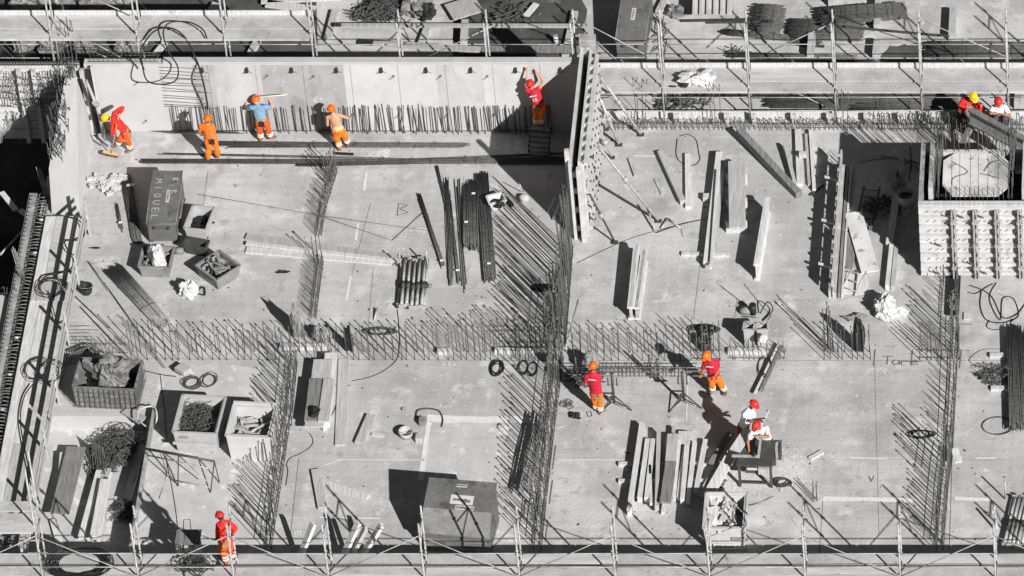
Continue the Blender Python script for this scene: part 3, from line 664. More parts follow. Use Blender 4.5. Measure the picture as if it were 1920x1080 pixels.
upB = [(YG(172, 1.36), YG(154.5, 1.36)), (YG(151.5, 1.36), YG(127, 1.36))]
nL = [i for i in range(len(Xs2)) if Xs2[i] < G(620, 27, 3.75).x]
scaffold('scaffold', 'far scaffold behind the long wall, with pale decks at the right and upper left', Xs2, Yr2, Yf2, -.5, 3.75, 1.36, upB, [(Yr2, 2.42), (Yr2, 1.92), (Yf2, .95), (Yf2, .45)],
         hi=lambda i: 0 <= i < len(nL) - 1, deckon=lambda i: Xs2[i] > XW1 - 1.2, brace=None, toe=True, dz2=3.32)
rt = bpy.data.objects['scaffold.001']
for i, (pa, pb) in enumerate([((1735, 40), (1895, 110)), ((1557, 45), (1440, 98)), ((1095, 42), (1225, 110)), ((925, 48), (790, 112)), ((182, 0), (250, 30)), ((1485, 170), (1565, 208)), ((175, 80), (240, 115)), ((178, 98), (210, 112))]):
    a = JY(*pa, Yr2 + .05); b = JY(*pb, Yr2 + .05); MB().tube([a, b], .016, 6).build('diagonal_brace', 'galv', rt)
# left walkway platform running in depth
zp = .35; xr = G(148, 500, zp).x; xl = G(64, 520, zp).x; y0, y1 = YG(1120), YG(405, zp)
rt = root('walkway', (xr, y1, 0), 'timber walkway with long boards and side guard boards running down the left edge', 'walkway')
nb = 4; wbd = (xr - xl) / nb
cuts = [y1, YG(528, zp), YG(565, zp), YG(830, zp), y0]
for k in range(nb):
    prev = y1
    for c in cuts[1:]:
        yy = c + (0 if k % 2 else .25) if c != y0 else c
        zo = R.uniform(-.01, .012); MB().bx(xl + k * wbd + .006, xl + (k + 1) * wbd - .006, yy + .01, prev - .01, zp - .05 + zo, zp + zo).build('deck_board', R.choice(['wl', 'wl', 'wm', 'deck']) if k else 'wl', rt); prev = yy
for z in (.14, .43, .72): 
    q = y1 if z < .8 else YG(560, zp)
    for (ya, yb) in ((y1, YG(560, zp)), (YG(562, zp), YG(800, zp)), (YG(803, zp), y0)):
        MB().bx(xr + .005, xr + .035, yb, ya - (.0 if z < .3 else .1), zp + z - .11, zp + z + .01).build('guard_board', 'wm', rt)
for i in range(8): y = y1 - .4 - i * 2.3; MB().bx(xr + .036, xr + .09, y - .04, y + .04, 0, zp + 1.0).build('post', 'wm', rt)
MB().bx(xl + .02, xr - .1, YG(565, zp + .02), YG(530, zp + .02), zp + .025, zp + .05).build('loose_sheet', 'wm', rt)
# beam cage left of the walkway
rt = root('beam_cage', (xl - .3, y1, -.3), 'long rebar beam cage with closely spaced hoops left of the timber walkway', 'rebar')
MB().bx(xl - .62, xl - .40, YG(1110), YG(372), -.5, .2).build('edge_form', 'formd', rt)
hoop = []
for j in range(13):
    q = pi * 1.25 * j / 12 - .3; hoop.append(Vector((-.16 * cos(q), .03 * sin(q * 3), .20 * sin(q))))
hm = MB().tube(hoop, .013, 5).mesh('hoop', 'barl')
n = 0
y = YG(378)
while y > YG(960) and n < 99: inst('hoop', hm, rt, (xl - .20 + R.uniform(-.02, .02), y, .12), (R.uniform(-.15, .15), 0, R.uniform(-.2, .2))); y -= .135; n += 1
zz = MB(); P = []
for i in range(160): P.append(Vector((xl - (.48 if i % 2 else .58), YG(378) - i * .085, .22 + (.1 if i % 2 else 0))))
zz.tube(P, .012, 4).build('zigzag', 'bar', rt)
for dx in (-.1, -.33): MB().tube([(xl + dx, YG(372), .1), (xl + dx, YG(1100), .1)], .016, 5).build('long_bar', 'bar', rt)
for px, py in ((77, 412), (65, 474), (31, 633), (18, 702), (4, 768)): c = G(px, py, .3); MB().ball(c, .07, .04, .04, 8, 6).build('spacer', 'lgrey', rt)
# pit pieces
p = MB(); a = G(-40, 612); p.bx(a.x, G(26, 560).x - .1, YG(640), YG(553), -.5, 0); p.build('concrete_ledge', 'wallwhite', None, 'small sunlit concrete ledge with short bars at the far left edge', 'ledge')
row([(-5, 556), (36, 556)], .35, .11, 'short hooked bars on the small ledge at the far left edge', lines=1, hb=(.1,), group=None, hook=True, r=.014)
for i, (p_, q_) in enumerate([((3, 362), (30, 395)), ((38, 395), (62, 412))]):
    plank(p_, q_, .16, .05, -.6, 'wl', ['upper', 'lower'][i] + ' of two sunlit board ends in the dark pit at the left', group=None)
MB().tube([G(0, 478, -.4), G(62, 412, -.3)], .035, 7).build('scaffold_pipe', 'galv', None, 'single pipe lying across the dark pit at the left', 'pipe')
for i, (p_, h) in enumerate([((85, 372), 1.1), ((40, 530), 1.3)]):
    b_ = MB(); 
    for k in range(4): q = G(p_[0] + k * 3, p_[1] + k, 0); b_.tube([q, q + Vector((-.12, 0, h + R.uniform(-.1, .1)))], .016, 5)
    b_.build('upright_bars', 'barl', None, ['cluster of upright bars above the walkway head', 'cluster of upright bars beside the middle of the walkway'][i], 'rebar')
# recess: raised panel edge on its right
rt = root('side_formwork', G(262, 900), 'low dark formwork panel leaning on the right side of the sunken bay', 'formwork')
a, b = G(289, 772), G(243, 1038)
MB().hexa([b + Vector((-.0, 0, -.5)), b + Vector((.07, 0, -.5)), a + Vector((.07, 0, -.5)), a + Vector((0, 0, -.5))], [b + Vector((-.0, 0, .25)), b + Vector((.07, 0, .25)), a + Vector((.07, 0, .25)), a + Vector((0, 0, .25))]).build('panel', 'formd', rt)
pa = [G(276, 838, .15), G(246, 940, .15), G(228, 925, -.3), G(262, 832, -.3)]
MB().box(sum(pa, Vector()) / 4, (pa[1] - pa[0]) / 2, (pa[3] - pa[0]) / 2, (0, 0, .01)).build('leaning_sheet', 'box2', rt)
# edge board and starter bars at the far right upper edge
rt = root('edge_board', G(1500, 222), 'pale edge board with short pegs along the far side of the right hand slab', 'formwork')
x0_, x1_ = G(1135, 222).x, G(1945, 222).x
for i in range(5):
    a = x0_ + (x1_ - x0_) * i / 5; MB().bx(a, a + (x1_ - x0_) / 5 - .01, YG(222), YG(222) + .04, 0, .26).build('board', 'wlx', rt)
for px in (1270, 1365, 1415, 1490, 1557, 1627, 1745, 1690): p = G(px, 234); MB().bx(p.x - .06, p.x + .06, p.y - .03, p.y + .03, 0, .42).build('peg', 'wm', rt)
MB().bx(x0_, x1_, YG(240), YG(237), 0, .08).build('kicker', 'wmx', rt)
# ================================================================== PEOPLE
def remesh(o, v, sm=1):
    m = o.modifiers.new('fuse', 'REMESH'); m.mode = 'VOXEL'; m.voxel_size = v; m.use_smooth_shade = True
    if sm: s = o.modifiers.new('soft', 'SMOOTH'); s.iterations = sm; s.factor = .5
CT = bpy.data.textures.new('folds', 'CLOUDS'); CT.noise_scale = .09; CT.noise_depth = 2
def cloth(o):
    d = o.modifiers.new('folds', 'DISPLACE'); d.texture = CT; d.strength = .042; d.mid_level = .5; d.texture_coords = 'LOCAL'
def P3(s, Y0): return JY(s[0], s[1], Y0 + (s[2] if len(s) > 2 else 0))
def hand(mb, w, d, side, s=1.0, curl=.6, thumb=1):
    d = d.normalized(); side = (side - d * side.dot(d)).normalized(); up = d.cross(side)
    c = w + d * .05; mb.limb([w, w + d * .085], [(.030 * s, .016 * s), (.042 * s, .015 * s)], side, 8)
    for k, L in enumerate((.066, .076, .072, .056)):
        p = w + d * .09 + side * (.031 - .021 * k) * s; P = [p]; dd = d.copy()
        for j in range(3):
            dd = (dd * cos(curl * .8) - up * sin(curl * .8)).normalized(); P.append(P[-1] + dd * L * (.45, .32, .25)[j])
        mb.tube(P, [.0095 * s, .009 * s, .0085 * s, .007 * s], 6)
    p = w + d * .03 + side * .034 * s * thumb; mb.tube([p, p + (d * .5 + side * thumb * .7 - up * .3).normalized() * .035, p + (d * 1.3 + side * thumb * .7 - up * .5).normalized() * .062], [.012 * s, .0105 * s, .008 * s], 6)
def person(label, Y0, j, yaw, top=None, legs='or', helmet='ho', skin='sk1', boots='boot', sleeve=.55, bands=True, headyaw=None, tilt=0, belt='leath', glove=False, group='construction workers', printing=None, hair=True, legband='refl', beltside=1, nape=None, waistband=None, torsoscale=1.0):
    """j: px joints with depth offset: head, neck, pel, lk, rk, la, ra, (viewer-left / viewer-right) ls, rs, le, re, lw, rw"""
    J = {k: P3(v, Y0) for k, v in j.items()}
    fwd = Vector((sin(radians(yaw)), cos(radians(yaw)), 0)); rgt = Vector((fwd.y, -fwd.x, 0))
    rt = root('person', (J['pel'].x, Y0, min(J['la'].z, J['ra'].z) - .05), label, 'person', group)
    flip = 1 if rgt.x >= 0 else -1      # viewer-right side direction
    vr = rgt * flip
    neck, pel, head = J['neck'], J['pel'], J['head']
    spine = (neck - pel)
    if spine.length > .66: spine = spine.normalized() * .66
    sh = vr.copy(); sh = (sh - spine.normalized() * sh.dot(spine.normalized()) * .6).normalized()
    ls = J.get('ls', neck - sh * .185 - spine.normalized() * .07); rs = J.get('rs', neck + sh * .185 - spine.normalized() * .07)
    lh, rh = pel - vr * .095, pel + vr * .095
    def reach(a, m, b, L1, L2):       # keep limb segments at human length, bending towards the marked joint
        d1 = m - a; m2 = a + d1.normalized() * L1; d2 = b - m2
        return m2, m2 + d2.normalized() * L2
    le, lw = reach(ls, J['le'], J['lw'], .29, .25); re, rw = reach(rs, J['re'], J['rw'], .29, .25)
    mid = pel.lerp(neck, .5) - fwd * .0
    bd = MB(); S = vr
    chest = pel.lerp(neck, .74)
    ts = torsoscale
    bd.limb([pel - spine.normalized() * .02, pel.lerp(neck, .28), pel.lerp(neck, .55), chest, pel.lerp(neck, .93)], [(.155, .105), (.135, .095), (.150, .105), (.168, .11), (.10, .075)], S, 16)
    bd.limb([ls, neck - spine.normalized() * .05, rs], [.058, (.06, .07), .058], fwd, 10)
    hc = head + Vector((0, 0, -.03)) ; nk = neck + (hc - neck) * .1
    bd.limb([neck - spine.normalized() * .05, neck.lerp(hc, .8)], [.060, .052], S, 10)
    hy = radians(headyaw if headyaw is not None else yaw); hf = Vector((sin(hy), cos(hy), 0)); hr = Vector((hf.y, -hf.x, 0)); hu = Vector((0, 0, 1))
    if tilt: q = Matrix.Rotation(radians(-tilt), 3, hr); hf, hu = q @ hf, q @ hu
    ax = (hr, hf, hu)
    bd.ball(hc, .075, .095, .115, 14, 12, ax); bd.ball(hc + hf * .03 - hu * .06, .055, .06, .05, 10, 8, ax)
    bd.limb([hc + hf * .09 + hu * .01, hc + hf * .112 - hu * .02], [.009, .015], hr, 6)
    for s_ in (-1, 1): bd.ball(hc + hr * s_ * .078 - hf * .005 - hu * .01, .012, .022, .032, 8, 6, ax)
    bd.limb([hc + hf * .088 - hu * .055 - hr * .02, hc + hf * .088 - hu * .055 + hr * .02], [.009, .009], hu, 6)
    for a, e, w, th in ((ls, le, lw, 1), (rs, re, rw, -1)):
        bd.limb([a, a.lerp(e, .5), e], [.052, .047, .040], S, 10); bd.limb([e, e.lerp(w, .35), w], [.040, .038, .027], S, 10)
        hand(bd, w, (w - e), vr, 1.05, .6, th)
    for h, k, a in ((lh, J['lk'], J['la']), (rh, J['rk'], J['ra'])):
        bd.limb([h, k], [.080, .053], S, 10); bd.limb([k, k.lerp(a, .35), a], [.053, .055, .036], S, 10)
        ft = J['lt'] - J['la'] if 'lt' in J and a is J['la'] else fwd; ft = Vector((ft.x, ft.y, 0)).normalized()
        bd.limb([a - ft * .03 - Vector((0, 0, .05)), a + ft * .13 - Vector((0, 0, .06))], [(.035, .03), (.04, .025)], S, 8)
    o = bd.build('body', skin, rt); remesh(o, .0085, 2)
    # eyes
    for s_ in (-1, 1): MB().ball(hc + hr * s_ * .03 + hf * .086 + hu * .005, .011, .008, .009, 8, 6, ax).build('eye', 'eye', o)
    # hair
    if hair: MB().ball(hc - hf * .014 + hu * .0, .081, .097, .112, 14, 8, (hr, hf - hu * .0, hu), top=pi * .62).build('hair', 'hair', o)
    # helmet
    hm = root('x', hc, None, None) if 0 else None
    hb = MB(); hb.ball(hc + hu * .045, .112, .135, .115, 20, 9, ax, top=pi * .5)
    n = 20; vin, vout = [], []
    for k in range(n):
        q = 2 * pi * k / n; pk = max(0, sin(q)) ** 3
        b0 = hc + hu * .045 + hr * .109 * cos(q) + hf * .132 * sin(q); b1 = hc + hu * (.038 - .01 * pk) + hr * .125 * cos(q) + hf * (.148 * sin(q) + .045 * pk)
        vin.append(b0); vout.append(b1)
    hb.add(vin + vout, [(k, (k + 1) % n, n + (k + 1) % n, n + k) for k in range(n)]); hb.add([v - hu * .006 for v in vin + vout], [(n + k, n + (k + 1) % n, (k + 1) % n, k) for k in range(n)])
    he = hb.build('helmet', helmet, rt)
    rb = MB(); rb.tube([hc + hu * (.045 + .117 * sin(t)) + hf * .134 * cos(t) for t in [pi * .15 + pi * .7 * i / 8 for i in range(9)]], .012, 6); rb.build('ridge', helmet, he)
    if nape: MB().ball(hc - hf * .05 - hu * .02, .085, .07, .055, 12, 8, ax).build('neck_strap', nape, he)
    # shirt
    if top:
        sb_ = MB(); sb_.limb([pel + spine.normalized() * .0, pel.lerp(neck, .28), pel.lerp(neck, .55), chest, pel.lerp(neck, .94)], [(.178 * ts, .130), (.168 * ts, .122), (.178 * ts, .130), (.190 * ts, .135), (.105, .09)], S, 16)
        sb_.limb([ls, neck - spine.normalized() * .06, rs], [.078, (.08, .088), .078], fwd, 12)
        for a, e in ((ls, le), (rs, re)):
            sb_.limb([a, a.lerp(e, sleeve)], [.078, .074], S, 12)
        s2 = sb_.build('shirt', top, rt); remesh(s2, .013, 1); cloth(s2)
        if sleeve > .9:
            s3 = MB()
            for e, w in ((le, lw), (re, rw)): s3.limb([e, e.lerp(w, .75)], [.062, .046], S, 12)
            o3 = s3.build('sleeve', top, rt); remesh(o3, .013, 1); cloth(o3)
        if printing:
            bk = -1 if printing.get('back', True) else 1
            c = pel.lerp(neck, .80) + fwd * bk * .148; uy = spine.normalized(); ux = (vr - uy * vr.dot(uy)).normalized()
            nn = ux.cross(uy)
            if 'bar' in printing: MB().box(c, ux * .11, uy * .018, nn * .008).build('chest_lettering', 'wht', rt)
            if 'num' in printing: fonttext(printing['num'], c - uy * .13 + nn * .012, ux, uy, .16, rt, 'wht', 'number', .004)
            if 'tex' in printing: fonttext(printing['tex'], c + nn * .012, ux, uy, .06, rt, 'wht', 'lettering', .002)
    # trousers
    tb = MB(); tb.limb([pel - Vector((0, 0, .06)), pel + spine.normalized() * .06], [(.175, .13), (.165, .122)], S, 14)
    for h, k, a in ((lh, J['lk'], J['la']), (rh, J['rk'], J['ra'])):
        tb.limb([h, h.lerp(k, .5), k], [.105, .096, .082], S, 12); tb.limb([k, k.lerp(a, .5), a - (a - k).normalized() * .02], [.082, .080, .076], S, 12)
    t2 = tb.build('trousers', legs, rt); remesh(t2, .014, 1); cloth(t2)
    if bands:
        for k, a in ((J['lk'], J['la']), (J['rk'], J['ra'])):
            for f in (.48, .72):
                c = k.lerp(a, f); d = (a - k).normalized(); MB().tube([c - d * .022, c + d * .022], .092, 14).build('reflective_band', legband, t2)
    MB().tube([pel + spine.normalized() * .05, pel + spine.normalized() * .09], .001, 4) 
    bt = MB(); bt.limb([pel + spine.normalized() * .05, pel + spine.normalized() * .065], [(.184 * ts, .134), (.182 * ts, .132)], S, 16)
    bo = bt.build('belt', waistband or 'leath', rt)
    if belt:
        c = pel - fwd * .10 + vr * .10 * beltside - Vector((0, 0, .04)); MB().box(c, vr * .075, fwd * .045, Vector((0, 0, .085))).build('tool_pouch', belt, bo)
        MB().tube([c + Vector((0, 0, -.06)), c + Vector((0, 0, .14)) - fwd * .03], .014, 5).build('tool_handle', 'hole', bo)
    for nm, a in (('la', J['la']), ('ra', J['ra'])):
        ft = fwd
        if nm == 'la' and 'lt' in J: ft = (J['lt'] - a)
        if nm == 'ra' and 'rt' in J: ft = (J['rt'] - a)
        ft = Vector((ft.x, ft.y, 0)).normalized()
        b_ = MB(); sd = Vector((ft.y, -ft.x, 0)); b_.limb([a + Vector((0, 0, .03)), a - Vector((0, 0, .03))], [.056, .056], sd, 10)
        b_.limb([a - ft * .045 - Vector((0, 0, .045)), a + ft * .07 - Vector((0, 0, .045)), a + ft * .15 - Vector((0, 0, .055))], [(.046, .045), (.05, .045), (.045, .035)], sd, 10)
        bb = b_.build('boot', boots, rt); remesh(bb, .01, 1)
    if glove:
        for e, w in ((le, lw), (re, rw)):
            g = MB(); hand(g, w, (w - e), vr, 1.35, .7, 1); g.limb([w - (w - e).normalized() * .05, w], [.036, .036], S, 8); go = g.build('glove', 'glove', rt); remesh(go, .009, 1)
    return rt, J, dict(le=le, lw=lw, re=re, rw=rw, fwd=fwd, vr=vr)
# zpix helper: ankles sit 0.09 above what carries the foot
def ank(px, py, z=0.0, Y0=None): return (px, py - 4.5)
def st(py): return YG(py)
# 1 sweeping worker
Y = st(283)
p1 = person('bent over worker with yellow helmet and red shirt sweeping with a broom by the wall', Y, dict(head=(200, 221, -.05), neck=(211, 221, -.02), pel=(236, 246, 0), lk=(226, 262, -.05), rk=(240, 264, -.1), la=(221, 268, .18), ra=(245, 279, 0), ls=(212, 232, -.2), rs=(214, 213, .15), le=(212, 246, -.3), lw=(217, 240, -.35), re=(229, 203, .25), rw=(220, 222, -.1), lt=(210, 271, 0), rt=(236, 284, -.1)),
    -100, 'red', 'ord', 'hy', 'sk1', sleeve=.95, belt='leath', tilt=40, hair=True, printing=None)
rt = root('broom', G(205, 291), 'broom with pale wooden handle and wide brown brush held by the sweeping worker', 'broom')
a = G(208, 289, .07); b = JY(218, 239, Y - .33)
MB().tube([a, b, b + (b - a).normalized() * .06], .016, 7).build('handle', 'bw', rt)
l_, r_ = G(194, 286, .05), G(221, 292, .05); d = (r_ - l_).normalized(); s_ = Vector((-d.y, d.x, 0))
MB().box((l_ + r_) / 2 + Vector((0, 0, .04)), (r_ - l_) / 2, s_ * .04, (0, 0, .025)).build('head_block', 'bw', rt)
MB().box((G(187, 287, .0) + G(221, 294, 0)) / 2 + Vector((0, 0, .035)), (G(221, 294) - G(187, 286)) / 2, s_ * .055, (0, 0, .034)).build('bristles', 'br', rt)
# 2 orange shirt
Y = st(300)
person('worker in a plain orange shirt and orange helmet seen from behind by the wall', Y, dict(head=(389.5, 222), neck=(387.5, 232), pel=(394.5, 258.5), lk=(391.5, 277.5, -.02), rk=(405.5, 277), la=(390, 294.5, -.05), ra=(408.5, 290, .05), le=(374, 247, .02), lw=(379, 255, .25), re=(402.5, 250, .02), rw=(405, 262, .05), ls=(377.5, 236), rs=(398, 237)),
       5, 'ors', 'or', 'ho', 'sk2', belt='glove', beltside=.6, legband='or', printing=None)
# 3 blue shirt
Y = st(264)
w3 = person('worker in a blue shirt and orange helmet holding a pale rod against the wall', Y, dict(head=(480, 186, .25), neck=(483, 197, .2), pel=(490.5, 226), lk=(487, 243, .03), rk=(503, 242, 0), la=(489, 259, 0), ra=(507, 256, .05), le=(461, 202, .3), lw=(463, 190, .45), re=(506, 201, .25), rw=(501, 178, .5), ls=(472, 202, .15), rs=(497, 201, .15), rt=(516, 254, .1)),
       8, 'blu', 'ord', 'ho', 'sk1', nape='lgrey', beltside=.3, belt='glove')
a, b = JY(484, 182.5, YW - .42), JY(538, 177.5, YW - .30)
MB().tube([a, b], .012, 6).build('measuring_rod', 'rod', None, 'thin pale rod held against the wall by the blue shirt worker', 'rod')
# 4 bare back
Y = st(278)
person('shirtless worker with bare back, orange helmet and orange trousers facing the wall', Y, dict(head=(621, 204, .1), neck=(625, 214, .05), pel=(634, 243), lk=(632, 261, .02), rk=(647, 257, 0), la=(637, 276, -.08), ra=(652, 267, .06), le=(614, 232, .05), lw=(615, 236, .32), re=(648, 220, .12), rw=(640, 219, .35), ls=(614, 220, .05), rs=(637, 216, .05)),
       6, None, 'or', 'ho', 'sk1', belt=None, waistband='bw')
# 5 red vest on ladder
Y = YG(268)
person('worker in a red vest numbered 10 standing on a ladder at the wall', Y, dict(head=(994, 157, .15), neck=(999, 168, .1), pel=(1011, 197), lk=(1005, 215, .03), rk=(1016, 215), la=(1005, 232, 0), ra=(1014.5, 232, 0), le=(988, 150, .25), lw=(988, 130, .4), re=(1020, 152, .2), rw=(1006, 133, .4), ls=(989, 170, .1), rs=(1010, 168, .1)),
       5, 'crim', 'or', 'hr', 'sk1', sleeve=.12, beltside=-.6, printing=dict(bar=1, num='10'))
# 6 crimson back view
Y = st(774)
person('worker in crimson shirt and orange helmet seen from behind beside the steel bender stand', Y, dict(head=(1112, 686, 0), neck=(1111.5, 697), pel=(1118, 739), lk=(1117, 755, .05), rk=(1125, 755), la=(1118, 764, .12), ra=(1126, 770, 0), le=(1098, 722, .02), lw=(1107, 727, .28), re=(1125, 722, .05), rw=(1121, 725, .3), ls=(1100, 706), rs=(1122, 705), rt=(1136, 766, .1)),
       12, 'crim', 'or', 'ho', 'sk2', nape='glove', beltside=.8, printing=dict(bar=1))
# 7 facing camera
Y = st(738)
person('worker in red shirt with white shoulder and orange helmet facing the camera holding bars', Y, dict(head=(1325, 666, -.1), neck=(1331.5, 675, -.05), pel=(1339, 706), lk=(1336, 721, -.05), rk=(1352, 721, -.05), la=(1335.5, 730, .03), ra=(1359, 731, 0), le=(1319, 690, -.05), lw=(1315.5, 700, -.2), re=(1348, 697, 0), rw=(1340, 706, -.28), ls=(1322, 680), rs=(1344, 679), lt=(1330, 738, -.1), rt=(1361, 742, -.2)),
       190, 'crim', 'or', 'ho', 'sk2', belt=None, headyaw=215, tilt=25, printing=dict(bar=1, back=False))
# 8 back saw worker
Y = st(838)
person('worker in white t-shirt and jeans with red helmet standing behind the saw on its left', Y, dict(head=(1413, 757, .0), neck=(1406, 766), pel=(1394, 797), lk=(1389, 815), rk=(1399, 814), la=(1387, 833), ra=(1400, 831), le=(1402, 785, -.15), lw=(1414, 790, -.2), re=(1413, 783, 0), rw=(1421, 786, -.05), ls=(1395, 775), rs=(1411, 773)),
       135, 'wsh', 'brn', 'hr', 'sk3', boots='glove', bands=False, belt='jean', headyaw=120, tilt=30, printing=None)
# 9 front saw worker
Y = st(862)
person('worker in white t-shirt with red helmet leaning over the circular saw table', Y, dict(head=(1419, 797, -.3), neck=(1427, 804, -.22), pel=(1437, 822, .05), lk=(1433, 840), rk=(1445, 840), la=(1433, 858), ra=(1446, 858), le=(1403, 826, -.35), lw=(1404, 841, -.55), re=(1439, 812, -.3), rw=(1427, 818, -.45), ls=(1411, 811, -.25), rs=(1437, 803, -.15)),
       205, 'wsh', 'ord', 'hr', 'sk2', belt=None, headyaw=215, tilt=35, bands=False)
# 10 scaffold worker
Y = YG(1056, 1.4)
person('worker in bright red jacket with red helmet standing on the near scaffold deck', Y, dict(head=(412.5, 967, .05), neck=(417.5, 977), pel=(422, 1013), lk=(418.5, 1034), rk=(432, 1032, .02), la=(424.5, 1053, -.03), ra=(436, 1043, .18), le=(409, 994, .02), lw=(407, 1005, .05), re=(440, 990, .05), rw=(436, 1000, .08), ls=(410, 984), rs=(430, 981)),
       -12, 'red', 'ord', 'hr', 'sk3', sleeve=.97, glove=True, beltside=-.2, headyaw=-40, tilt=20)
# 11, 12 far right pair
Y = st(236)
person('worker in red sweater with yellow helmet bending over the far end of the long beam', Y, dict(head=(1825, 180, -.1), neck=(1819, 187, .05), pel=(1806, 206, .1), lk=(1800, 218), rk=(1812, 218), la=(1799, 231), ra=(1812, 231), le=(1802, 196, -.15), lw=(1811, 200, -.25), re=(1832, 197, -.1), rw=(1838, 203, -.25), ls=(1806, 189, .05), rs=(1828, 190)),
       150, 'red', 'gtr', 'hy', 'sk1', sleeve=.97, bands=False, belt=None, tilt=40)
person('worker in white t-shirt with red helmet crouching behind the long beam at the far right', YG(240), dict(head=(1872, 189, -.05), neck=(1873, 198, 0), pel=(1875, 219, .05), lk=(1866, 222, -.3), rk=(1884, 222, -.3), la=(1866, 235), ra=(1884, 235), le=(1860, 206, -.12), lw=(1868, 213, -.3), re=(1889, 209, -.1), rw=(1882, 215, -.3), ls=(1862, 201), rs=(1884, 201)),
       180, 'wsh', 'gtr', 'hr', 'sk2', bands=False, belt=None, tilt=40)
# ================================================================== STARTER BARS
SB = 'rows of starter bars growing from the slab'
def rw(*a, **k): k.setdefault('group', SB); return row(*a, **k)
YWb = 249
rw([(322, YWb), (640, YWb)], .98, .118, 'left half of the starter bar row along the long wall, behind three workers', off=.14, lines=1, hb=(.06,), lean=.03, hj=.06, jit=.05, r=.0135)
rw([(640, YWb), (1040, YWb)], .98, .085, 'right half of the starter bar row along the long wall, right of the shirtless worker', off=.14, lines=1, hb=(.06,), lean=.035, hj=.06, jit=.06, r=.0135)
mm = MB()
for i in range(5): mm.tube([G(318, 250, .15 + i * .17), G(458, 250, .17 + i * .17)], .010, 4)
mm.build('mesh_bars', 'bar', None, 'level bars tied across the starter bars behind the plain orange shirt worker', 'rebar')
rw([(632, 325), (612, 385), (602, 445)], .48, .095, 'diagonal looking short starter row in the middle of the upper left slab', off=-.14, lines=2, hb=(.1,), r=.010)
rw([(633, 318), (618, 345)], .85, .12, 'taller bar group at the top of the short starter row, under the long horizontal bundles', off=-.15, lines=2, hb=(.1,), r=.012)
rw([(606, 492), (592, 600)], .5, .095, 'short starter row between the pale boards and the gloves cone', off=-.14, lines=2, hb=(.1,), r=.010)
rw([(606, 485), (596, 500)], .9, .15, 'few tall bars at the edge of the long pale boards', off=-.15, lines=2, hb=(.1,), r=.012)
rw([(240, 676), (345, 676)], (1.25, 1.0), .2, 'tall thin starter bars at the left end of the long middle row', off=.32, lines=2, hb=(), lean=.018, r=.0115)
rw([(348, 675), (640, 675)], 1.0, .205, 'left stretch of the long middle starter row above the stacked boards', off=.33, lines=2, hb=(), lean=.018, r=.0115)
rw([(640, 675), (860, 675)], 1.0, .205, 'middle stretch of the long starter row below the steel prop bundle', off=.33, lines=2, hb=(), lean=.018, r=.0115)
rw([(860, 675), (1046, 675)], (1.35, 1.2), .17, 'right stretch of the long starter row ending at the tall bar thicket', off=.33, lines=2, hb=(), lean=.018, r=.0115)
rw([(1068, 676), (1300, 676)], 1.0, .205, 'starter row behind the bender stand on the right hand slab', off=.33, lines=2, hb=(), lean=.018, r=.0115)
rw([(1300, 676), (1352, 676)], 1.15, .14, 'few starter bars beside the worker facing the camera', off=.33, lines=2, hb=(.05,), lean=.04, r=.013)
rw([(1366, 674), (1475, 674)], .5, .16, 'short bars in front of the two square cans', off=.25, lines=2, hb=(.05,), lean=.06, r=.010)
rw([(1540, 674), (1638, 674)], 1.05, .17, 'starter bars with a dark jacket hanging on them', off=.3, lines=2, hb=(), lean=.018, r=.0115)
rw([(1545, 650), (1560, 668)], 1.6, .14, 'few very tall bars left of the dark jacket', off=.12, lines=2, hb=(.2,), r=.012)
rw([(1722, 674), (1800, 674)], 1.0, .14, 'group of starter bars right of the handwritten word on the slab', off=.3, lines=2, hb=(.05,), lean=.03, r=.013)
rw([(1074, 470), (1060, 662)], (2.45, 2.1), .125, 'thicket of tall vertical bars in front of the tall timber formwork', off=-.17, lines=2, hb=(.2,), lean=.014, r=.013, hj=.05, tilt=(0, -.02))
rw([(1052, 560), (1040, 664)], (1.5, 1.9), .17, 'shorter bars standing left of the tall bar thicket', off=-.2, lines=2, hb=(.2, .7), lean=.03, r=.012)
rw([(955, 668), (1048, 668)], 1.5, .2, 'tall bars standing where the long starter row meets the thicket', off=.2, lines=2, hb=(.3, .8), lean=.03, r=.012)
rw([(1056, 672), (1036, 830)], (1.6, 1.4), .18, 'upper part of the dense starter row running towards the camera in the middle', off=-.2, lines=2, hb=(.1, .5), lean=.02, r=.012)
rw([(1036, 830), (1014, 1035)], (1.4, 1.2), .18, 'lower part of the dense starter row right of the big steel box', off=-.2, lines=2, hb=(.1, .5), lean=.02, r=.012)
rw([(557, 682), (546, 800)], (.9, 1.2), .15, 'upper part of the starter row left of the stacked boards', off=-.16, lines=2, hb=(.1, .4), lean=.05, r=.011)
rw([(543, 800), (508, 1035)], 1.2, .18, 'lower part of the starter row between the white container and the leaning timbers', off=-.16, lines=2, hb=(.1, .4), lean=.04, r=.011)
rw([(1798, 500), (1790, 600)], (.5, .6), .16, 'short bars around the small slot below the shaft', off=-.4, lines=2, hb=(.1,), lean=.05, r=.010)
rw([(1797, 616), (1795, 674)], (1.5, 1.4), .14, 'bars above the upper end of the right hand starter row', off=-.15, lines=2, hb=(.1, .4), lean=.02, r=.012)
rw([(1794, 680), (1786, 845)], (.55, .8), .17, 'upper part of the right hand starter row', off=-.18, lines=2, hb=(.1, .3), lean=.05, r=.010)
rw([(1786, 850), (1776, 925)], (1.6, 1.3), .14, 'taller bars in the middle of the right hand starter row', off=-.18, lines=2, hb=(.1, .4, .8), lean=.03, r=.012)
rw([(1776, 925), (1768, 1035)], 1.0, .15, 'lower part of the right hand starter row near the scaffold', off=-.18, lines=2, hb=(.1, .4), lean=.03, r=.011)
rw([(1520, 936), (1534, 934)], .62, .10, 'small tuft of bars right of the saw', off=-.1, lines=2, hb=(), lean=.05, r=.012)
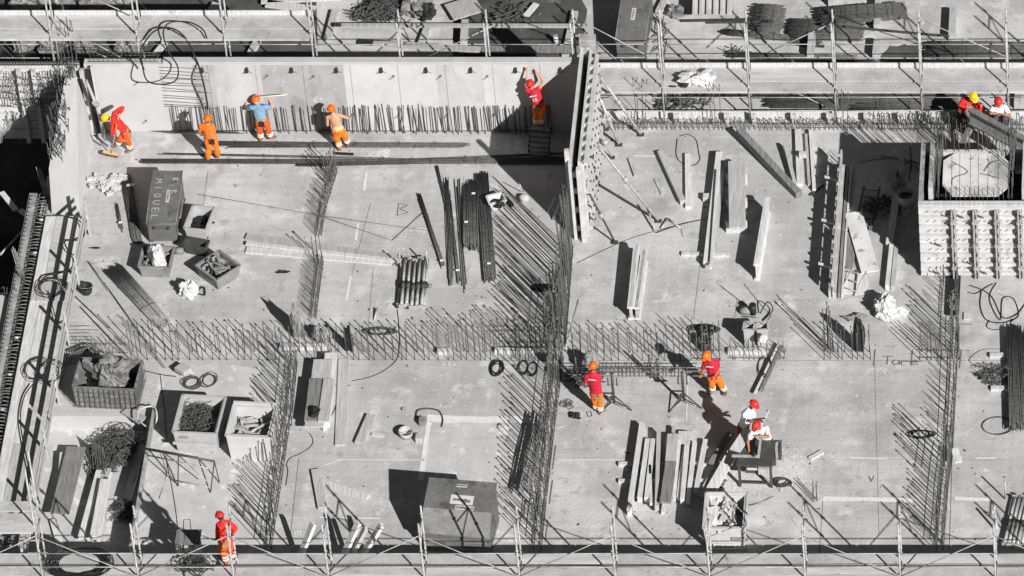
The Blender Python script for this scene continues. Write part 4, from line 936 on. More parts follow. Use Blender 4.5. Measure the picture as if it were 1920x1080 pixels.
for i, (a, b, n) in enumerate([((1140, 243), (1420, 243), .13), ((1420, 244), (1640, 243), .12), ((1640, 245), (1925, 246), .12)]):
    rw([a, b], .24 if i < 2 else .5, n, ['left', 'middle', 'right'][i] + ' stretch of small hooked bars along the far edge of the right hand slab', off=.18, lines=2, hb=(.08,), hook=True, lean=.12, r=.012)
rw([(1330, 236), (1357, 238)], 1.7, .13, 'cluster of long thin bars rising by the crumpled white sheet on the far deck', off=.1, lines=1, hb=(), lean=.03)
rw([(1580, 246), (1590, 244)], 1.6, .1, 'three tall thin bars below the middle of the far scaffold', off=.1, lines=1, hb=(), lean=.03)
rw([(1750, 272), (1900, 276)], .8, .17, 'loose upright bars between the beam and the shaft', off=.2, lines=2, hb=(), lean=.08)
rw([(1193, 233), (1212, 232)], 1.6, .12, 'few bars rising left of the first far scaffold frame', off=.1, lines=2, hb=(), lean=.06)
for pa, pb, lab in (((165, 592), (150, 640), 'bar ends and mortar on the slab beside the walkway'), ):
    rw([(140, 664), (240, 664)], .35, .14, 'short bars in the dirty strip right of the walkway', off=.35, lines=2, hb=(.05,), lean=.15, r=.010)
hb2 = MB()
for i in range(9): y = 612 + i * 6.5; hb2.tube([G(133, y, .06), G(176 + R.uniform(-6, 16), y + R.uniform(-1, 1), .08)], .010, 4)
hb2.build('level_bars', 'barl', None, 'pale level bars poking out beside the walkway', 'rebar')
# white formwork slats under bars
for i, (a, b) in enumerate([((525, 653), (618, 653)), ((928, 660), (1005, 660)), ((1365, 661), (1440, 661)), ((820, 662), (845, 662))]):
    plank(a, b, .16, .12, 0, 'wlx', ['pale edging board under the glove cone', 'pale edging board at the right end of the long starter row', 'pale edging board in front of the square cans', 'short pale board amid the long starter row'][i], name='edging_board', cat='board')
# ================================================================== REBAR BUNDLES
bundle((385, 270), (872, 272), .17, 'upper of the long level rebar bundles on the floor behind the workers', n=9, layers=2, ties=6, r=.014, fan=.8)
bundle((430, 276), (868, 276), .06, 'thin level bundle just below the upper long bundle', n=3, layers=1, ties=3, r=.013)
bundle((305, 288), (790, 299), .06, 'thin long bundle passing the feet of the plain orange shirt worker', n=3, layers=1, ties=4, r=.014, bow=.05)
bundle((700, 302), (1052, 288), .07, 'thin bundle curving up to the dark corner at the right', n=3, layers=1, ties=3, r=.014, bow=.05)
bundle((270, 303), (1058, 304), .16, 'longest level rebar bundle nearest the camera, below the workers', n=8, layers=2, ties=8, r=.015, bow=.04)
bundle((565, 310), (1055, 296), .14, 'lower right layer of the long level bundles in the wall shadow', n=6, layers=1, ties=4, r=.014, z=.05, bow=.05)
bundle((236, 333), (258, 455), .28, 'rebar bundle lying half under the shadow of the inscribed steel box', n=11, layers=3, ties=3, fan=.9)
bundle((219, 385), (228, 430), .09, 'short rebar stub beside the inscribed steel box', n=4, layers=2, ties=1, tagat=.8)
bundle((213, 507), (308, 610), .52, 'wide fan shaped rebar bundle on the left of the slab', n=20, layers=3, ties=2, fan=.8, r=.019, m='barl')
bundle((787, 370), (831, 500), .11, 'slanting rebar bundle left of the parallel bundles in the middle', n=5, layers=3, ties=2, tagat=.95)
bundle((819, 312), (845, 420), .07, 'thin upper bundle leaning over the parallel bundles', n=3, layers=2, ties=2, spread=.05)
bundle((838, 340), (846, 532), .09, 'leftmost long narrow bundle of the parallel group', n=4, layers=3, ties=3)
bundle((842, 362), (848, 518), .07, 'second narrow bundle of the parallel group', n=3, layers=2, ties=2)
bundle((843, 372), (860, 526), .08, 'narrow bundle slanting right inside the parallel group', n=4, layers=2, ties=2, tagat=.9)
bundle((857, 337), (872, 550), .20, 'loose thin bars between the narrow and the thick bundles', n=4, layers=1, ties=0, r=.010, bow=.05, spread=.4)
bundle((876, 350), (874, 462), .17, 'shorter thick bundle in the parallel group', n=7, layers=4, ties=2, tagat=.65)
bundle((888, 345), (890, 466), .24, 'thick square cut bundle in the parallel group', n=10, layers=4, ties=2, tagat=.2)
bundle((904, 330), (919, 524), .34, 'thickest and rightmost bundle of the parallel group', n=13, layers=4, ties=3, tagat=.88, fan=1.05)
bundle((1901, 617), (1908, 803), .40, 'tall dark rebar bundle on pale bearers near the right edge', n=14, layers=4, ties=2, z=.12, fan=1.2)
bundle((1925, 630), (1930, 780), .25, 'rebar bundle cut off by the right edge', n=9, layers=4, ties=2, z=.12)
for i, (a, b) in enumerate([((1856, 669), (1900, 669)), ((1858, 731), (1908, 731))]): plank(a, b, .13, .1, 0, 'wlx', ['upper', 'lower'][i] + ' pale bearer under the dark rebar bundles at the right edge', name='bearer', cat='board')
bundle((984, 920), (1012, 785), .34, 'rusty bar bundle lying on the starter row right of the big steel box', n=9, layers=2, ties=2, z=.35, fan=.8, r=.013, bow=.06, m='barl', spread=.25)
for i, (a, b, z) in enumerate([((370, 364), (600, 404), .02), ((600, 404), (806, 433), .02), ((600, 405), (735, 451), .02), ((735, 451), (793, 398), .02), ((1000, 470), (880, 400), .02)]):
    if i < 4: MB().tube([G(*a, z), G(*b, z)], .009, 5).build('loose_bar', 'bar', None, ['thin bar from the inscribed box to the short starter row', 'thin bar from the short starter row towards the narrow bundles', 'first leg of the bent bar above the long pale boards', 'rising leg of the bent bar left of the slanting bundle'][i], 'rebar')
for i, (a, b) in enumerate([((165, 490), (205, 545)), ((195, 530), (310, 690)), ((150, 575), (260, 690)), ((140, 555), (205, 615)), ((860, 555), (1000, 550)), ((1085, 565), (1058, 655)), ((395, 610), (278, 560))]):
    if i < 4: MB().tube([G(*a, .03), G(*b, .1)], .013, 5).build('loose_bar', 'bar', None, ['loose bar by the walkway next to the fan shaped bundle', 'long loose bar running past the fan shaped bundle', 'long loose bar crossing the dirty strip by the walkway', 'short loose bar at the walkway edge'][i], 'rebar')
MB().tube([G(1084, 562, .5), G(1060, 655, .4)], .022, 6).build('loose_bar', 'galv', None, 'grey pipe leaning against the tall bar thicket', 'pipe')
# ================================================================== CONTAINERS
def box_lid(FL, FR, depth, hf, hb_, label, name='steel_box', over=.03, fold=None):
    a, u, v, w = frame2(FL, FR); rt = root(name, a, label, 'storage box'); e = .03
    B = [a, a + u * w, a + u * w + v * depth, a + v * depth]
    T = [p + Z * (hf - .03 if i < 2 else hb_ - .03) for i, p in enumerate(B)]
    MB().hexa([p + Z * .06 for p in B], T).build('body', 'box', rt)
    for i in range(4):
        c = B[i].lerp(sum(B, Vector()) / 4, .1); MB().box(c + Z * .03, u * .06, v * .06, Z * .03).build('foot', 'dsteel', rt)
    L0 = [a - u * over - v * over + Z * hf, a + u * (w + over) - v * over + Z * hf, a + u * (w + over) + v * (depth + over) + Z * hb_, a - u * over + v * (depth + over) + Z * hb_]
    if fold:
        t, zf = fold; m1 = a + u * (w + over) + v * depth * t + Z * zf; m0 = a - u * over + v * depth * t + Z * zf
        MB().add([L0[0], L0[1], m1, m0] + [p - Z * .04 for p in (L0[0], L0[1], m1, m0)], [(0, 1, 2, 3), (7, 6, 5, 4), (0, 4, 5, 1), (1, 5, 6, 2), (2, 6, 7, 3), (3, 7, 4, 0)]).build('front_flap', 'box2', rt)
        g = Z * .006; MB().add([m0 + g, m1 + g, L0[2], L0[3]] + [p - Z * .04 for p in (m0 + g, m1 + g, L0[2], L0[3])], [(0, 1, 2, 3), (7, 6, 5, 4), (0, 4, 5, 1), (1, 5, 6, 2), (2, 6, 7, 3), (3, 7, 4, 0)]).build('lid', 'box', rt)
        sg = MB()
        for q in (u * -.0, u * w): sg.add([a + q + Z * (hf - .03), a + q + v * depth * t + Z * (zf - .03), a + q + v * depth + Z * (hb_ - .03)], [(0, 1, 2)])
        sg.build('gable', 'box', rt)
        for z in (.18, .42): MB().box(a + u * w / 2 - v * .015 + Z * z, u * w / 2, v * .015, Z * .018).build('rib', 'box2', rt)
        return rt, a, u, v, w, (m0, m1, L0)
    lb = MB().hexa([p - Z * .03 for p in L0], [p + Z * .012 for p in L0]).build('lid', 'box', rt)
    ed = MB()
    for p, q in ((L0[0], L0[1]), (L0[1], L0[2]), (L0[2], L0[3]), (L0[3], L0[0])): ed.tube([p + Z * .012, q + Z * .012], .012, 5)
    ed.build('lid_edge', 'box2', lb)
    for k in (.25, .75): MB().box(a + u * w * k - v * .03 + Z * hf * .8, u * .04, v * .02, Z * .05).build('hasp', 'dsteel', rt)
    MB().tube([a + u * (w + .01) + v * depth * .3 + Z * hf * .6, a + u * (w + .06) + v * depth * .3 + Z * hf * .6, a + u * (w + .06) + v * depth * .7 + Z * hf * .6, a + u * (w + .01) + v * depth * .7 + Z * hf * .6], .014, 5).build('handle', 'galv', rt)
    return rt, a, u, v, w, L0
rt, a, u, v, w, L0 = box_lid((281, 455), (333, 455), 1.85, .72, 1.02, 'dark steel box with the name MIGUEL chalked on its sloping lid')
lu = (L0[1] - L0[0]).normalized(); lv = (L0[3] - L0[0]).normalized(); Ld = (L0[3] - L0[0]).length
write('MIGUEL', L0[3] + Z * .016 + lu * .12 - lv * .30, -lv, lu, .19, .009, 1.40, rt, 'lgrey', 'name_lettering')
write('B.R', L0[3] + Z * .016 + lu * .60 - lv * .28, -lv, lu, .15, .009, 1.5, rt, 'lgrey', 'name_lettering')
c = L0[0] + lu * .52 + lv * Ld * .52 + Z * .016
sgn = MB().box(c, lv * .22, lu * .05, Vector((0, 0, .004))).build('sign_plate', 'wht', rt); fonttext('STRABAG', c + Z * .006, -lv, lu, .085, rt)
rt, a, u, v, w, ex = box_lid((797, 1030), (920, 1040), 1.25, .66, 1.45, 'big dark steel box with white signs on its back lid by the near scaffold', fold=(.30, 1.20))
m0, m1, L0 = ex; lu = (m1 - m0).normalized(); lv = (L0[3] - m0).normalized(); W_ = (m1 - m0).length; H_ = (L0[3] - m0).length
nz = lu.cross(lv)
def sign(fx, fy, sw, sh, txt, size, rot180=True, dy=0):
    c = m0 + lu * W_ * fx + lv * H_ * fy + nz * .012; o = MB().box(c, lu * sw / 2, lv * sh / 2, nz * .004).build('sign_plate', 'wht', rt)
    s_ = -1 if rot180 else 1; fonttext(txt, c + nz * .005 + lv * dy, lu * s_, lv * s_, size, rt, 'blk', 'lettering', .003)
sign(.54, .34, .62, .28, 'Planhaus', .135, dy=-.02); sign(.60, .08, .50, .13, 'STRABAG', .11); sign(.50, .80, .28, .09, 'STRABAG', .06, False)
rt, a, u, v, w, L0 = box_lid((1158, 113), (1210, 115), 2.0, .72, 1.1, 'dark steel box behind the far scaffold near the tall formwork')
lu = (L0[1] - L0[0]).normalized(); lv = (L0[3] - L0[0]).normalized(); Ld = (L0[3] - L0[0]).length
c = L0[0] + lu * .42 + lv * Ld * .50 + Z * .016; MB().box(c, lv * .22, lu * .06, (0, 0, .004)).build('sign_plate', 'wht', rt); fonttext('STRABAG', c + Z * .006, lv, -lu, .085, rt)
def inside(label, FL, FR, depth, z, n, kind='stick', m='wm', name='offcut_pile', cat='scrap', h=.25, L=.5, r=.02, seed=1):
    a, u, v, w = frame2(FL, FR); rr = random.Random(seed); mb = MB()
    for i in range(n):
        c = a + u * (w * rr.uniform(.2, .8)) + v * depth * rr.uniform(.2, .8) + Z * (z + rr.uniform(0, h)); q = rr.uniform(0, pi) if kind != 'para' else rr.gauss(pi / 2, .45)
        d = (u * cos(q) + v * sin(q)); d.z = rr.uniform(-.25, .25); d.normalize(); l_ = L * rr.uniform(.4, 1) / 2
        l_ = min(l_, .42 * (w if abs(cos(q)) > .7 else depth)); s_ = d.cross(Z).normalized()
        if kind == 'wire': mb.tube(smoothpts([c - d * l_, c + s_ * rr.uniform(-.1, .1) + Z * rr.uniform(0, .1), c + d * l_], 3), r, 4)
        else: mb.box(c, d * l_, s_ * r * rr.uniform(1, 2.4), Z * r * .5)
    return mb.build(name, m, None, label, cat)
tub((349, 452), (389, 456), .95, .48, 'small pale tub with tools beside the inscribed steel box', 'lgrey', t=.05)
inside('black tools and cables heaped in the small pale tub', (349, 452), (389, 456), .95, .06, 26, 'stick', 'blk', 'tool_pile', 'tools', r=.03)
tub((346, 477), (387, 484), .32, .36, 'dark crate standing in front of the small pale tub', 'dsteel', name='crate', cat='crate')
MB().tube([G(328, 470, .08), G(344, 471, .08)], .1, 14).build('canister', 'tubd', None, 'short grey cylinder lying beside the dark crate', 'canister')
tub((263, 521), (320, 523), .85, .42, 'grey tub holding a white sack below the inscribed steel box', 'tubd', t=.04)
blob((297, 500), .22, .42, .75, 'full white sack lying in the grey tub', 'sack', seed=3, ang=.35, z=.08)
inside('grey cloths and hoses beside the white sack in the tub', (263, 521), (320, 523), .85, .2, 16, 'wire', 'tubd', 'hose_pile', 'tools', r=.03)
tub((370, 519), (409, 547), .85, .42, 'grey tub turned askew with crumpled tools in it', 'tubd', t=.04)
inside('crumpled belts and tools in the askew grey tub', (370, 519), (409, 547), .85, .15, 26, 'wire', 'tubd', 'tool_pile', 'tools', r=.03, h=.3)
blob((355, 552), .26, .2, .42, 'crumpled white bag standing on the slab right of the fan shaped bundle', 'foam', seed=5, amp=.6)
MB().tube(smoothpts([G(370, 545, .05), G(382, 538, .05), G(384, 553, .05), G(372, 550, .06)], 4), .02, 5).build('strap', 'blk', None, 'black strap lying beside the crumpled white bag', 'strap')
tr, a, u, v, w = tub((143, 765), (258, 770), 1.15, .78, 'wire mesh crate lined with grey tarpaulin and full of tarps', 'tarp', t=.05, taper=.02, name='mesh_crate', cat='crate')
gm = MB()
for i in range(13): p = a + u * w * i / 12 - v * .03; gm.tube([p + Z * .05, p + Z * (.78 + R.uniform(-.04, .04))], .010, 4); 
for z in (.1, .27, .45, .62, .76): gm.tube([a - v * .03 + Z * z, a + u * w - v * .03 + Z * z], .010, 4)
for i in range(8): p = a + u * (w + .03) + v * 1.15 * i / 7; gm.tube([p + Z * .05, p + Z * .82], .010, 4)
for z in (.1, .4, .76): gm.tube([a + u * (w + .03) + Z * z, a + u * (w + .03) + v * 1.15 + Z * z], .010, 4)
gm.build('mesh_grid', 'bar', tr)
blob((213, 715), .45, .42, .75, 'crumpled grey tarpaulin heaped in the mesh crate', 'tarp', 'tarpaulin', 'tarp', seed=8, z=.35, amp=.6)
MB().hexa([a + u * .1 + v * .9 + Z * .7, a + u * (w * .7) + v * .35 + Z * .35, a + u * (w * .75) + v * .42 + Z * .35, a + u * .15 + v * 1.0 + Z * .7], [a + u * .1 + v * .9 + Z * .95, a + u * (w * .7) + v * .35 + Z * .6, a + u * (w * .75) + v * .42 + Z * .6, a + u * .15 + v * 1.0 + Z * .95]).build('folded_tarpaulin', 'tarp', None, 'folded grey sheet draped across the mesh crate', 'tarp')
def hooparc(pts, label, r=.014, m='blk', n=1): return cable(pts, label, r, m, name='hoop_bar', cat='rebar')
st_ = MB()
for i in range(9):
    c = G(140 + i * 4.2, 682, .02); st_.tube([c + Vector((.22 * cos(t), .12 * cos(t) + .04 * i, .42 * sin(t))) for t in [pi * k / 8 for k in range(9)]], .014, 5)
st_.build('stirrup_coil', 'bar', None, 'coil of dark bent stirrups above the mesh crate', 'rebar')
# scrap steel container and white container
tr, a, u, v, w = tub((330, 850), (411, 854), 1.45, .80, 'pale steel container filled with cut rebar scrap', 'lgrey', t=.06, name='steel_container', cat='container', feet=True, floor=.1)
MB().box(a + u * w / 2 - v * .03 + Z * .42, u * (w / 2 + .03), v * .03, Z * .03).build('rib', 'lgrey', tr)
MB().box(a + u * .28 - v * .006 + Z * .62, u * .13, v * .004, Z * .04).build('name_plate', 'tubd', tr)
scrap((367, 794), .38, .50, .34, 'tangled cut rebar filling the pale steel container', 130, 200, .009, .38, rect=True)
tr, a, u, v, w = tub((430, 863), (512, 867), 1.25, .92, 'white container with hoses and cloths, its front side lit', 'wht', t=.09, name='steel_container', cat='container', floor=.2)
MB().box(a + u * w * .5 + v * 1.22 + Z * 1.0, u * w * .5, v * .03, Z * .05).build('back_rail', 'wht', tr)
inside('coiled hoses and cloths inside the white container', (430, 863), (512, 867), 1.25, .45, 26, 'wire', 'lgrey', 'hose_pile', 'tools', r=.035, h=.25, L=.7)
tr, a, u, v, w = tub((1322, 1034), (1400, 1034), 1.35, .86, 'white container with company sign, full of timber offcuts', 'wht', t=.08, name='steel_container', cat='container', floor=.2)
c = a + u * w * .48 - v * .012 + Z * .2; MB().box(c, u * .30, v * .004, Z * .09).build('sign_plate', 'foam', tr); fonttext('STRABAG', c - v * .006, u, Z, .115, tr, 'blk', 'lettering', .004)
MB().box(a + u * w * .80 - v * .012 + Z * .48, u * .16, v * .004, Z * .06).build('name_plate', 'tubd', tr)
inside('timber offcuts standing in the white container beside the near scaffold', (1322, 1034), (1385, 1034), 1.35, .35, 44, 'para', 'wl', 'offcut_pile', 'scrap timber', r=.045, h=.5, L=.95)
MB().tube([G(1352, 960, .9), G(1362, 945, .98), G(1372, 958, .9)], .02, 6).tube([G(1372, 958, .9), G(1380, 948, .95), G(1392, 960, .9)], .02, 6).build('lifting_chain', 'galv', tr)
# square cans
for i, (FL, FR, lab) in enumerate([((1396, 651), (1415, 652), 'left of two square pale cans right of the worker facing the camera'), ((1421, 652), (1442, 651), 'right of two square pale cans, with white rags in it')]):
    tr, a, u, v, w = tub(FL, FR, .30, .66, lab, 'lgrey', t=.02, taper=.01, name='square_can', cat='can', group='two square cans')
    MB().tube([a + u * .02 + v * .15 + Z * .66, a + u * w * .5 + v * .15 + Z * .8, a + u * (w - .02) + v * .15 + Z * .66], .008, 5).build('handle', 'blk', tr)
blob((1431, 640), .12, .12, .25, 'white rags stuffed in the right square can', 'foam', 'rags', 'rags', seed=4, z=.5)
tr, a, u, v, w = tub((920, 398), (950, 391), .35, .3, 'small white box with black gloves in it beside the thickest bundle', 'foam', t=.02, name='white_box', cat='box')
blob((936, 386), .17, .14, .2, 'black gloves heaped in the small white box', 'blk', 'gloves', 'gloves', seed=2, z=.15)
plank((943, 370), (960, 388), .12, .12, .0, 'blk', 'black pipe stub right of the small white box', name='pipe_stub', cat='pipe')
def bucket(p, r, h, label, m='tubd', fill=None, z=0, lean=None):
    c = G(*p, z); rt = root('bucket', c, label, 'bucket'); n = 18; mb = MB(); V = []
    for (rr, zz) in ((r * .8, 0.004), (r, h), (r * .9, h), (r * .72, .03)): V += [c + Vector((rr * cos(2 * pi * k / n), rr * sin(2 * pi * k / n), zz)) for k in range(n)]
    mb.add(V, [tuple(range(n - 1, -1, -1))] + [(j * n + k, j * n + (k + 1) % n, (j + 1) * n + (k + 1) % n, (j + 1) * n + k) for j in range(3) for k in range(n)] + [tuple(3 * n + k for k in range(n))], True)
    mb.build('shell', m, rt); MB().tube([c + Vector((r * 1.01 * cos(t), r * 1.01 * sin(t), h)) for t in [2 * pi * k / 18 for k in range(19)]], .010, 5).build('rim', m, rt)
    MB().tube([c + Vector((r * cos(t), -r * .6 * sin(t), h + .02)) for t in [pi * k / 8 for k in range(9)]], .006, 4).build('handle', 'galv', rt)
    if fill: MB().ball(c + Z * h * .7, r * .85, r * .85, .05, 12, 6).build('filling', fill, rt)
    return rt
bucket((762, 818), .2, .2, 'pale bucket beside the small block in the centre bay', 'lgrey', None)
bucket((1699, 387), .26, .5, 'large pale bucket in the shaft shadow', 'lgrey', 'dirt')
bucket((162, 548), .19, .22, 'black bucket at the edge of the timber walkway', 'blk')
bucket((1322, 652), .2, .3, 'dark bucket among the cables right of the starter row', 'dsteel')
# ================================================================== BOARDS AND TIMBER
PS = 'loose boards on the slab'
plank((462, 444), (752, 486), .23, .05, .02, 'wm', 'upper of the long pale boards crossing the upper left slab')
plank((462, 457), (770, 493), .12, .05, .075, 'wl', 'thin pale board lying on the long boards')
plank((462, 470), (735, 493), .24, .05, .0, 'wl', 'lower of the long pale boards crossing the upper left slab')
plank((606, 676), (589, 802), .50, .05, .32, 'wm', 'wide upper board of the stack beside the starter row', mb=None)
plank((622, 676), (608, 802), .32, .30, .0, 'wl', 'pale stack of boards seen on edge under the wide boards')
plank((592, 712), (582, 790), .34, .05, .375, 'wd', 'worn lower left board on top of the stack')
plank((617, 712), (606, 792), .30, .05, .375, 'wm', 'worn lower right board on top of the stack')
plank((590, 790), (610, 808), .12, .28, .0, 'wl', 'ends of short planks below the board stack')
plank((645, 675), (638, 836), .28, .05, .0, 'wm', 'long single board right of the board stack')
plank((697, 779), (674, 832), .26, .06, .05, 'wm', 'slanting short board in the centre bay')
plank((697, 815), (720, 819), .1, .04, 0, 'wlx', 'tiny pale board end right of the slanting short board')
plank((592, 882), (605, 954), .24, .06, .03, 'wm', 'short tilted board left of the shadow of the big steel box')
plank((602, 905), (690, 934), .21, .05, .0, 'wl', 'pale board pointing at the shadow of the big steel box')
def lean(p1, z1, p2, z2, w, t, label, m='wl', name='timber', cat='timber', group=None, sd=None):
    a, b = G(*p1, z1), G(*p2, z2); d = (b - a); L = d.length; d.normalize(); s = Vector((-d.y, d.x, 0)).normalized(); u = d.cross(s)
    return MB().box((a + b) / 2, d * L / 2, s * w / 2, u * t / 2).build(name, m, None, label, cat, group)
for i, (p, q) in enumerate([((588, 981), (565, 1038)), ((672, 980), (645, 1040)), ((686, 990), (660, 1040)), ((716, 984), (680, 1040))]):
    lean(p, 1.15, q, .25, .18, .10, ['single timber leaning on the near scaffold left of the others', 'first of three timbers leaning on the near scaffold', 'middle of three timbers leaning on the near scaffold', 'rightmost timber leaning on the near scaffold beside the big steel box'][i], 'wm' if i == 2 else 'wl')
MB().box(G(762, 1034, .1), (3.2, 0, 0), (0, .03, 0), (0, 0, .1)).v
plank((143, 840), (112, 964), .52, .05, -.2, 'wd', 'wide weathered panel in the sunken bay'); plank((128, 850), (120, 960), .45, .06, -.3, 'wm', 'second panel hidden under the wide weathered panel')
plank((186, 888), (152, 1012), .14, .14, -.35, 'wl', 'left narrow beam in the sunken bay')
plank((196, 905), (176, 1012), .20, .14, -.2, 'wl', 'right beam in the sunken bay'); plank((185, 885), (206, 888), .3, .05, -.3, 'wm', 'short board at the top of the beams in the sunken bay')
plank((208, 888), (185, 1016), .10, .06, -.38, 'wl', 'thin pale lath beside the right beam in the sunken bay')
plank((100, 975), (118, 1040), .2, .04, -.45, 'wl', 'pale board end under the wide weathered panel')
plank((235, 770), (268, 790), .3, .05, .02, 'wm', 'short board at the corner of the sunken bay under the pale hose')
scrap((214, 850), .66, .92, .38, 'tangled heap of cut rebar in the sunken bay', 150, 240, .010, -.45)
tangle((202, 868), .36, .42, .45, 'bundle of straight scrap bars at the front of the tangled heap', 90, .011, -.42, .5, 'bar', curl=.2, mode='s')
scrap((236, 962), .32, .34, .25, 'smaller dark tangle of wire by the low formwork panel', 60, 50, .010, -.45)
bb_ = MB()
for i in range(16): q = G(172 + i * 1.6, 840 + i * 1.2, -.3); bb_.tube([q + Vector((0, 0, .35)), q + Vector((R.uniform(.1, .2), -R.uniform(.5, .9), 0))], .014, 4)
bb_.build('bar_offcuts', 'bar', None, 'straight bar offcuts at the left of the tangled heap', 'rebar')
# upper right slab boards
plank((1238, 290), (1281, 384), .16, .16, 0, 'wm', 'thick slanting timber upper left on the right hand slab')
plank((1290, 292), (1291, 392), .17, .10, 0, 'wl', 'pale straight board touching the thick slanting timber')
plank((1181, 299), (1192, 331), .09, .05, .02, 'wm', 'short board offcut near the push pull braces'); plank((1229, 338), (1242, 366), .06, .04, 0, 'wm', 'small lath near the push pull braces')
MB().box(G(1326, 371, .09), (.11, 0, 0), (0, .1, 0), (0, 0, .09)).build('timber_block', 'wlx', None, 'small pale cube left of the long twin timbers', 'block')
plank((1278, 478), (1368, 480), .12, .08, 0, 'wlx', 'short cross bearer under the long twin timbers', name='bearer', cat='board')
plank((1349, 292), (1325, 498), .18, .16, .09, 'wl', 'left one of the long twin timbers'); plank((1357, 290), (1339, 480), .15, .13, .1, 'wm', 'right one of the long twin timbers')
plank((1346, 322), (1333, 505), .07, .09, .24, 'wl', 'thin lath on top of the long twin timbers')
plank((1381, 306), (1383, 430), .46, .09, .42, 'wm', 'wide dirty board raised on trestle feet'); 
for yy in (325, 372, 415): plank((1362, yy + 20), (1402, yy + 20), .1, .40, 0, 'wlx', ['top', 'middle', 'bottom'][(yy > 340) + (yy > 400)] + ' foot under the wide dirty board', name='wood_block', cat='block')
def standing(p1, p2, h, t, label, m='wl', name='standing_panel', cat='panel', ribs=2):
    a, b = G(*p1), G(*p2); d = (b - a); L = d.length; d.normalize(); s = Vector((-d.y, d.x, 0)); rt = root(name, a, label, cat)
    MB().box((a + b) / 2 + Z * h / 2, d * L / 2, s * t / 2, Z * h / 2).build('panel', m, rt)
    for z in (.04, h - .04): MB().box((a + b) / 2 + Z * z - s * 0, d * (L / 2 + .003), s * (t / 2 + .05), Z * .035).build('flange', 'wl', rt)
    return rt
standing((1441, 400), (1420, 526), .62, .06, 'timber girder standing on edge with a broad shadow'); 
rt = standing((1196, 482), (1184, 600), .50, .08, 'left of two girders strapped together left of the twin timbers', 'wm'); rt = standing((1210, 492), (1195, 600), .48, .08, 'right of two girders strapped together', 'galv')
lean((1386, 246), .3, (1498, 366), .1, .2, .24, 'long dark slanting beam at the top of the right hand slab', 'wd', 'beam', 'beam')
lean((1472, 272), .2, (1491, 348), .1, .10, .12, 'short thin timber beside the dark slanting beam', 'wm'); plank((1496, 248), (1500, 350), .17, .12, 0, 'wl', 'pale wide board ending at the dark slanting beam'); plank((1520, 250), (1527, 360), .10, .14, 0, 'wl', 'pale narrow board right of the dark slanting beam')
plank((1512, 255), (1518, 350), .09, .09, 0, 'wm', 'narrow lath between the two pale boards')
MB().box(G(1505, 290, .2), (.1, 0, 0), (0, .07, 0), (0, 0, .07)).build('timber_block', 'wlx', None, 'pale block on the wide board by the dark slanting beam', 'block')
plank((1518, 367), (1545, 348), .05, .04, 0, 'tie', 'curly wire near the formwork edge', name='wire', cat='wire')
# slab edge formwork row E
rt = root('edge_formwork', G(1575, 560), 'long raised timber edge formwork left of the shaded corner', 'formwork')
a, b = G(1583, 318), G(1566, 562); d = (b - a).normalized(); s = Vector((-d.y, d.x, 0)); s = s if s.x > 0 else -s
for k, (o_, w_, z_, m_) in enumerate([(.0, .11, .24, 'wm'), (.10, .07, .20, 'wd'), (-.12, .07, .28, 'wm'), (.19, .05, .14, 'wl')]):
    for i in range(2):
        p, q = a.lerp(b, i * .5 + .01), a.lerp(b, i * .5 + .49); j = R.uniform(-.03, .03)
        MB().box((p + q) / 2 + s * (o_ + j) + Z * z_ / 2, d * ((q - p).length / 2), s * w_ / 2, Z * z_ / 2).build('beam', m_, rt)
MB().box((a + b) / 2 - s * .05 + Z * .62, d * ((b - a).length / 2), s * .025, Z * .14).build('guard_board', 'wm', rt)
for i in range(9): p = a.lerp(b, (i + .4) / 9) - s * .08; MB().bx(p.x - .04, p.x + .04, p.y - .04, p.y + .04, 0, .78).build('peg', 'wm', rt)
for i in range(3): p = a.lerp(b, (i + .5) / 3) - s * .25 + Z * .45; MB().box(p, s * .25 + d * .1, d * .04, Z * .02).build('cross_lath', 'wl', rt)
rw([(1578, 300), (1560, 560)], .38, .12, 'comb of short bars along the raised edge formwork', off=-.15, lines=1, hb=(.1,), lean=.04, r=.011)
# shaded corner
lean((1600, 398), .14, (1632, 510), .12, .50, .03, 'plywood sheet lying half in shadow beside the raised edge formwork', 'ply', 'plywood_sheet', 'panel')
plank((1597, 438), (1588, 505), .34, .06, .02, 'wd', 'dirty board under the plywood sheet'); plank((1600, 510), (1592, 552), .35, .03, .0, 'wl', 'pale board ends below the dirty board')
plank((1608, 512), (1618, 552), .45, .012, .004, 'wl', 'thin pale sheet on the slab below the plywood sheet')
plank((1685, 350), (1668, 465), .20, .22, 0, 'wl', 'upper length of the timber pair reaching into the shadow'); plank((1672, 466), (1664, 545), .12, .2, 0, 'wl', 'left lower timber of the pair by the white sack'); plank((1681, 468), (1674, 545), .12, .16, 0, 'wm', 'right lower timber of the pair by the white sack')
def ladder(p1, z1, p2, z2, w, label, n, m='dsteel', name='ladder', tread=None, fw=.03):
    a, b = G(*p1, z1), G(*p2, z2); d = (b - a).normalized(); s = Vector((-d.y, d.x, 0)).normalized(); s = s if s.x > 0 else -s; rt = root(name, b, label, 'ladder')
    for q in (-1, 1): MB().tube([a + s * q * w / 2, b + s * q * w / 2], fw, 6).build('side_rail', m, rt)
    for i in range(n):
        c = a.lerp(b, (i + .5) / n)
        if tread: MB().box(c, s * w / 2, Vector((0, tread, 0)), Z * .015).build('tread', 'formd', rt)
        else: MB().tube([c - s * w / 2, c + s * w / 2], .016, 5).build('rung', m, rt)
    return rt
ladder((1635, 350), .1, (1618, 430), .1, .45, 'ladder lying in the shaft shadow', 6)
ladder((1612, 505), .35, (1590, 550), .05, .42, 'short ladder end below the plywood sheet', 3, 'wm')
ladder((1013, 236), .75, (1010, 292), .02, .58, 'dark tread ladder in the wall shadow under the red shirt worker', 6, 'dsteel', tread=.07)
